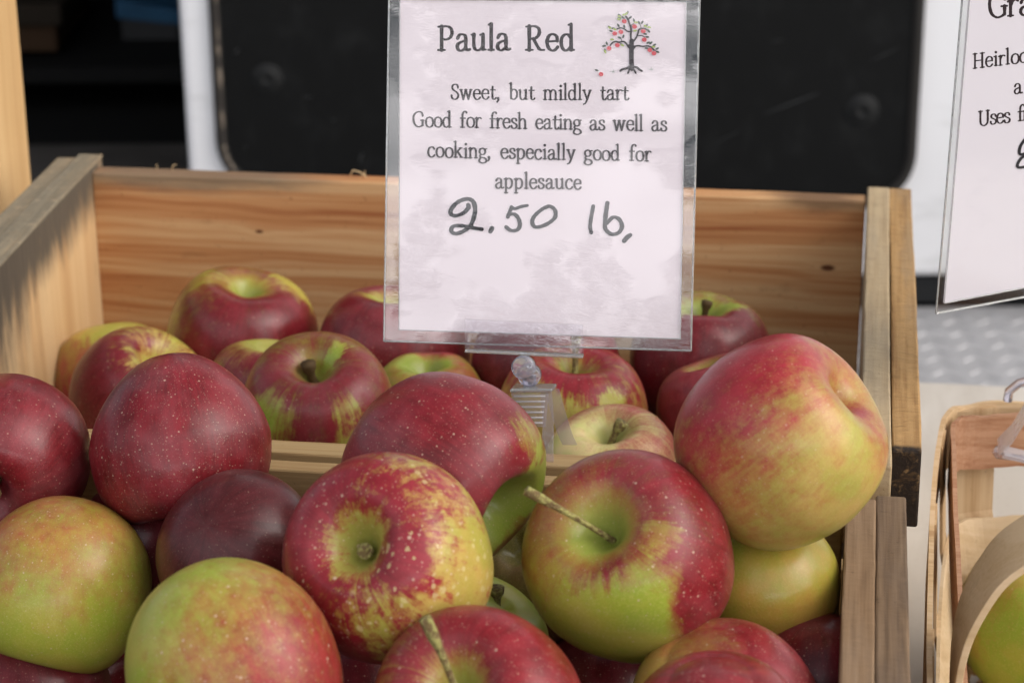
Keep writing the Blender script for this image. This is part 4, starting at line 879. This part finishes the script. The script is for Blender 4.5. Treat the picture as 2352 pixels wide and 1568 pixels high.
# ---------------------------------------------------------------- clear clips
su = (pBR - pBL) / np.linalg.norm(pBR - pBL); sv = np.cross(n1, su)
k1 = np.linalg.norm(pBR - pBL) / 705.0
def S1(x, y, w): return place1(x, y, w)
clip = empty('sign_clip', S1(1225, 1060, 0)); tag(clip, 'clear plastic clip gripping the slat and holding up the price card', 'clip')
def sbox(x0, y0, x1, y1, w0, w1, skew=0):
    m = MB(); q = [(x0, y0), (x1, y0 + skew), (x1, y1 + skew), (x0, y1)]
    vs = [S1(*p, w0) for p in q] + [S1(*p, w1) for p in q]
    return m.add(vs, [(3, 2, 1, 0), (4, 5, 6, 7), (0, 1, 5, 4), (1, 2, 6, 5), (2, 3, 7, 6), (3, 0, 4, 7)])
sbox(1070, 731, 1340, 800, .0018, .0030, 13).build('front_plate', m_thin, clip, bevel=.0003)
sbox(1070, 735, 1340, 800, -.0024, -.0012, 13).build('back_plate', m_thin, clip, bevel=.0003)
sbox(1070, 800.5, 1340, 808, -.0024, .0030, 13).build('base_strip', m_edge, clip, bevel=.0004)
MB().tube([S1(1207, 808, 0), S1(1206, 822, 0)], [.0022, .0018], 12).build('neck', m_clear, clip, smooth=True)
bm_ = MB()
def barrel(x, y, r, w0, w1):
    m = MB(); pts = [S1(x, y, w0), S1(x, y, w0 + .0006), S1(x, y, w1 - .0006), S1(x, y, w1)]
    return m.tube(pts, [r * .8, r, r, r * .8], 22)
barrel(1205, 840, .0049, -.0005, .006).build('ball_joint', m_milky, clip, smooth=True)
barrel(1214, 864, .0047, -.007, -.0008).build('ball_joint', m_milky, clip, smooth=True)
MB().tube([S1(1214, 862, -.004), S1(1213, 890, -.004)], .0026, 12).build('neck', m_milky, clip, smooth=True)
# clamp head with ridges and the two leaves that straddle the slat
sbox(1176, 888, 1272, 897, -.010, .006).build('clamp_head', m_edge, clip, bevel=.0006)
hd = MB()
fl = [S1(1178, 898, .006), S1(1264, 898, .006), S1(1258, 974, .0075), S1(1200, 974, .0075)]
MB().add(fl + [p - n1 * .0012 for p in fl], [(0, 1, 2, 3), (7, 6, 5, 4), (0, 4, 5, 1), (1, 5, 6, 2), (2, 6, 7, 3), (3, 7, 4, 0)]).build('grip_plate', m_leafp, clip, bevel=.0003)
rd = MB()
for k in range(6):
    y = 904 + k * 12; rd.tube([S1(1186 + k * 2, y, .0072 + k * .0002), S1(1258 - k, y, .0072 + k * .0002)], .00045, 8)
rd.build('grip_ridge', m_ridge, clip, smooth=True)
def leaf(pts, w, nm):
    """thin bent leaf: pts = (x, y, h); width w px, thickness 1.1 mm"""
    m = MB(); vs = []; pts = crom(pts, n=5); n = len(pts)
    for (x, y, h) in pts:
        for dx, dh in ((-w / 2, 0), (w / 2, 0), (w / 2, .0011), (-w / 2, .0011)): vs.append(S1(x + dx, y, h + dh))
    fs = [(i * 4 + k, i * 4 + (k + 1) % 4, i * 4 + 4 + (k + 1) % 4, i * 4 + 4 + k) for i in range(n - 1) for k in range(4)] + [(3, 2, 1, 0), tuple(n * 4 - 4 + k for k in range(4))]
    m.add(vs, fs).build(nm, m_leafp, clip, bevel=.0003)
leaf([(1258, 898, .004), (1262, 960, .004), (1264, 1040, .0075), (1267, 1108, .0105)], 26, 'clamp_leaf')
leaf([(1262, 898, -.008), (1275, 960, -.0125), (1286, 1010, -.0175), (1296, 1040, -.021)], 34, 'clamp_leaf')

# ---------------------------------------------------------------- splint basket at the right
BZ = -.04
m_hoopr = wood('splint_red', (.44, .25, .15), (.37, .19, .105), (.26, .115, .06), axis=0, bands=120, fibre=.35)
m_hoop = wood('splint_pale', (.62, .45, .27), (.55, .375, .20), (.42, .26, .125), axis=0, bands=90, fibre=.3)
m_splp = wood('splint_light', (.60, .45, .28), (.54, .39, .225), (.43, .29, .155), axis=0, bands=60, fibre=.2)
m_splv = wood('splint_upright', (.50, .35, .20), (.43, .285, .15), (.33, .2, .095), axis=2, bands=70, fibre=.25)
bk = empty('splint_basket', C(.30, -.03, -.1695), -YAW)
tag(bk, 'woven wood splint basket with arched handle at the right edge', 'basket')
bo = np.array((.30, -.03, -.1695))
def path(off, side, drop=0.0):
    """rounded outline of the basket, off = inset from the rim line"""
    left = [(.1828, .166), (.1783, .13), (.1747, .07), (.1725, .006), (.1702, -.094), (.172, -.20), (.180, -.262)]
    if side == 'in': left = [(.1865, .160), (.1855, .13), (.1845, .07), (.184, .006), (.1835, -.094), (.184, -.20), (.190, -.255)]
    bottom = [(.205, -.285), (.30, -.29), (.41, -.285)] if side != 'in' else [(.21, -.275), (.30, -.28), (.405, -.275)]
    right = [(.435, -.262), (.445, -.19), (.447, -.05), (.443, .09), (.433, .165)] if side != 'in' else [(.425, -.255), (.433, -.19), (.435, -.05), (.431, .09), (.424, .160)]
    top = [(.41, .193), (.33, .197), (.25, .192), (.21, .187), (.192, .181)] if side != 'in' else [(.405, .181), (.33, .186), (.25, .181), (.215, .176), (.195, .171)]
    pts = left + bottom + right + top
    c = np.array((.31, -.05)); out = []
    for p in crom([np.array(q) for q in pts], closed=True, n=6):
        d = c - p; out.append(p + d * off)
    return out
def band(name, off, side, z0, z1, th, m, jit=.0006, seed=0, taper=0.0):
    rg = random.Random(seed); P_ = path(off, side); n = len(P_); vs = []; c = np.array((.31, -.05))
    for i, p in enumerate(P_):
        tn = P_[(i + 1) % n] - P_[i - 1]; tn /= np.linalg.norm(tn); nr = np.array([-tn[1], tn[0]])
        if nr @ (c - p) < 0: nr = -nr
        j = jit * math.sin(i * .7 + seed) + rg.uniform(-1, 1) * jit * .4
        pin = p + (c - p) * taper
        for q, z in ((p, z1 + j), (p + nr * th, z1 + j), (pin + nr * th, z0 + j), (pin, z0 + j)): vs.append((q[0] - bo[0], q[1] - bo[1], z - bo[2]))
    fs = [(i * 4 + k, i * 4 + (k + 1) % 4, ((i + 1) % n) * 4 + (k + 1) % 4, ((i + 1) % n) * 4 + k) for i in range(n) for k in range(4)]
    return MB().add(vs, fs).build(name, m, bk, local=True)
band('rim_hoop', 0, 'out', BZ - .030, BZ, .0022, m_hoop, seed=1)
band('rim_hoop', 0, 'in', BZ - .029, BZ - .0015, .0020, m_hoopr, seed=2)
band('woven_splint', .045, 'out', BZ - .122, BZ - .056, .0016, m_splp, seed=3, taper=.10)
us = MB()
Pm = path(.012, 'out'); Pc = np.array((.31, -.05))
for i in list(range(4, len(Pm), 9)):
    p = Pm[i]; tn = Pm[(i + 1) % len(Pm)] - Pm[i - 1]; tn /= np.linalg.norm(tn); nr = np.array([-tn[1], tn[0]])
    if nr @ (Pc - p) < 0: nr = -nr
    wd = .011
    q = p + (Pc - p) * .13
    vs = []
    for (c0, z, o_) in ((p, BZ - .002, 0), (p, BZ - .055, .006), (q, BZ - .127, .004)):
        for sgn, dn in ((-1, 0), (1, 0), (1, .0014), (-1, .0014)):
            v = c0 + tn * wd * sgn + nr * (dn + o_ * .5); vs.append((v[0] - bo[0], v[1] - bo[1], z - bo[2]))
    MB().add(vs, [(k + r * 4, (k + 1) % 4 + r * 4, (k + 1) % 4 + r * 4 + 4, k + r * 4 + 4) for r in range(2) for k in range(4)] + [(3, 2, 1, 0), (8, 9, 10, 11)]).build('upright_splint', m_splv, bk, local=True)
bt_ = [(p[0] - bo[0], p[1] - bo[1], .003) for p in path(.16, 'out')]; n = len(bt_)
MB().add(bt_ + [(x, y, .0005) for x, y, z in bt_], [tuple(range(n)), tuple(range(2 * n - 1, n - 1, -1))] + [(i, (i + 1) % n, n + (i + 1) % n, n + i) for i in range(n)]).build('bottom', m_splp, bk, local=True)
# arched handle in a plane across the basket
HP = C(.0, -.080, 0)
hpts = [on_plane(x, y, HP, -EY) for x, y in ((2191, 1700), (2193, 1568), (2203, 1470), (2231, 1388), (2283, 1308), (2352, 1236))]
hl = [np.array([(p - O) @ EX, (p - O) @ EZ]) for p in hpts]
hl += [np.array((.262, .048)), np.array((.318, .068)), np.array((.375, .048)), np.array((.42, -.005)), np.array((.432, -.055))]
hl = crom(hl, n=8)
for _ in range(30): hl = [hl[0]] + [(hl[i - 1] + 2 * hl[i] + hl[i + 1]) / 4 for i in range(1, len(hl) - 1)] + [hl[-1]]
hv = []
for i, p in enumerate(hl):
    tn = hl[min(i + 1, len(hl) - 1)] - hl[max(i - 1, 0)]; tn /= np.linalg.norm(tn); nr = np.array([-tn[1], tn[0]])
    for q, y in ((p + nr * .0014, -.100), (p + nr * .0014, -.060), (p - nr * .0014, -.060), (p - nr * .0014, -.100)): hv.append((q[0] - bo[0], y - bo[1], q[1] - bo[2]))
n = len(hl)
MB().add(hv, [(i * 4 + k, i * 4 + (k + 1) % 4, i * 4 + 4 + (k + 1) % 4, i * 4 + 4 + k) for i in range(n - 1) for k in range(4)] + [(3, 2, 1, 0), tuple(n * 4 - 4 + k for k in range(4))]).build('handle', m_splp, bk, local=True, bevel=.0004)
# one green apple in the basket
tC = 1.07; pc = at(2388, 1425, tC); rC = 190 / F * tC
apple(pc, rC, (.1, -.8, -.5), 0, 'green apple with a red cheek in the splint basket', dict(), dict(cover=-.28, red=(.30, .04, .03), ground=(.30, .37, .035), amp=.85, sharp=.35, streak=.3, stemgreen=0, speck=.3, bloom=.03), blush=(-.72, .72, -.1), group=None, seed=77)
# clear clip on the basket's back hoop
cp = empty('sign_clip', on_plane(2330, 1000, C(.25, .16, -.05), -EY)); tag(cp, 'clear plastic clip over the basket rim under the right card', 'clip')
def B2(x, y, d): return on_plane(x, y, C(.25, .165 - d, -.05), -EY)
def strip2(pts, w, nm, th=.0016):
    n = len(pts); vs = []
    for x, y, d in pts:
        b0 = B2(x, y, d)
        for q in (b0 - EY * w / 2, b0 + EY * w / 2): vs += [q, q + np.array([th * .6, 0, th])]
    vs2 = []; 
    for i in range(n): a = vs[i * 4:i * 4 + 4]; vs2 += [a[0], a[2], a[3], a[1]]
    MB().add(vs2, [(i * 4 + k, i * 4 + (k + 1) % 4, i * 4 + 4 + (k + 1) % 4, i * 4 + 4 + k) for i in range(n - 1) for k in range(4)] + [(3, 2, 1, 0), tuple(n * 4 - 4 + k for k in range(4))]).build(nm, m_ridge, cp, bevel=.0003)
strip2([(2440, 860, .0), (2385, 905, .005), (2352, 950, .01), (2322, 1000, .014), (2292, 1028, .017)], .02, 'clamp_leaf')
MB().tube([B2(2292, 1030, .008), B2(2286, 1038, .012), B2(2292, 1046, .018), B2(2330, 1050, .022), B2(2400, 1062, .024)], .0016, 10).build('foot_bead', m_milky, cp, smooth=True)
strip2([(2400, 1070, .02), (2350, 1052, .02), (2300, 1040, .018)], .012, 'foot_plate')
MB().tube([B2(2300 + 14, 920, 0), B2(2318, 898, 0), B2(2340, 880, 0), B2(2380, 868, 0)], .0022, 10).build('loop', m_milky, cp, smooth=True)
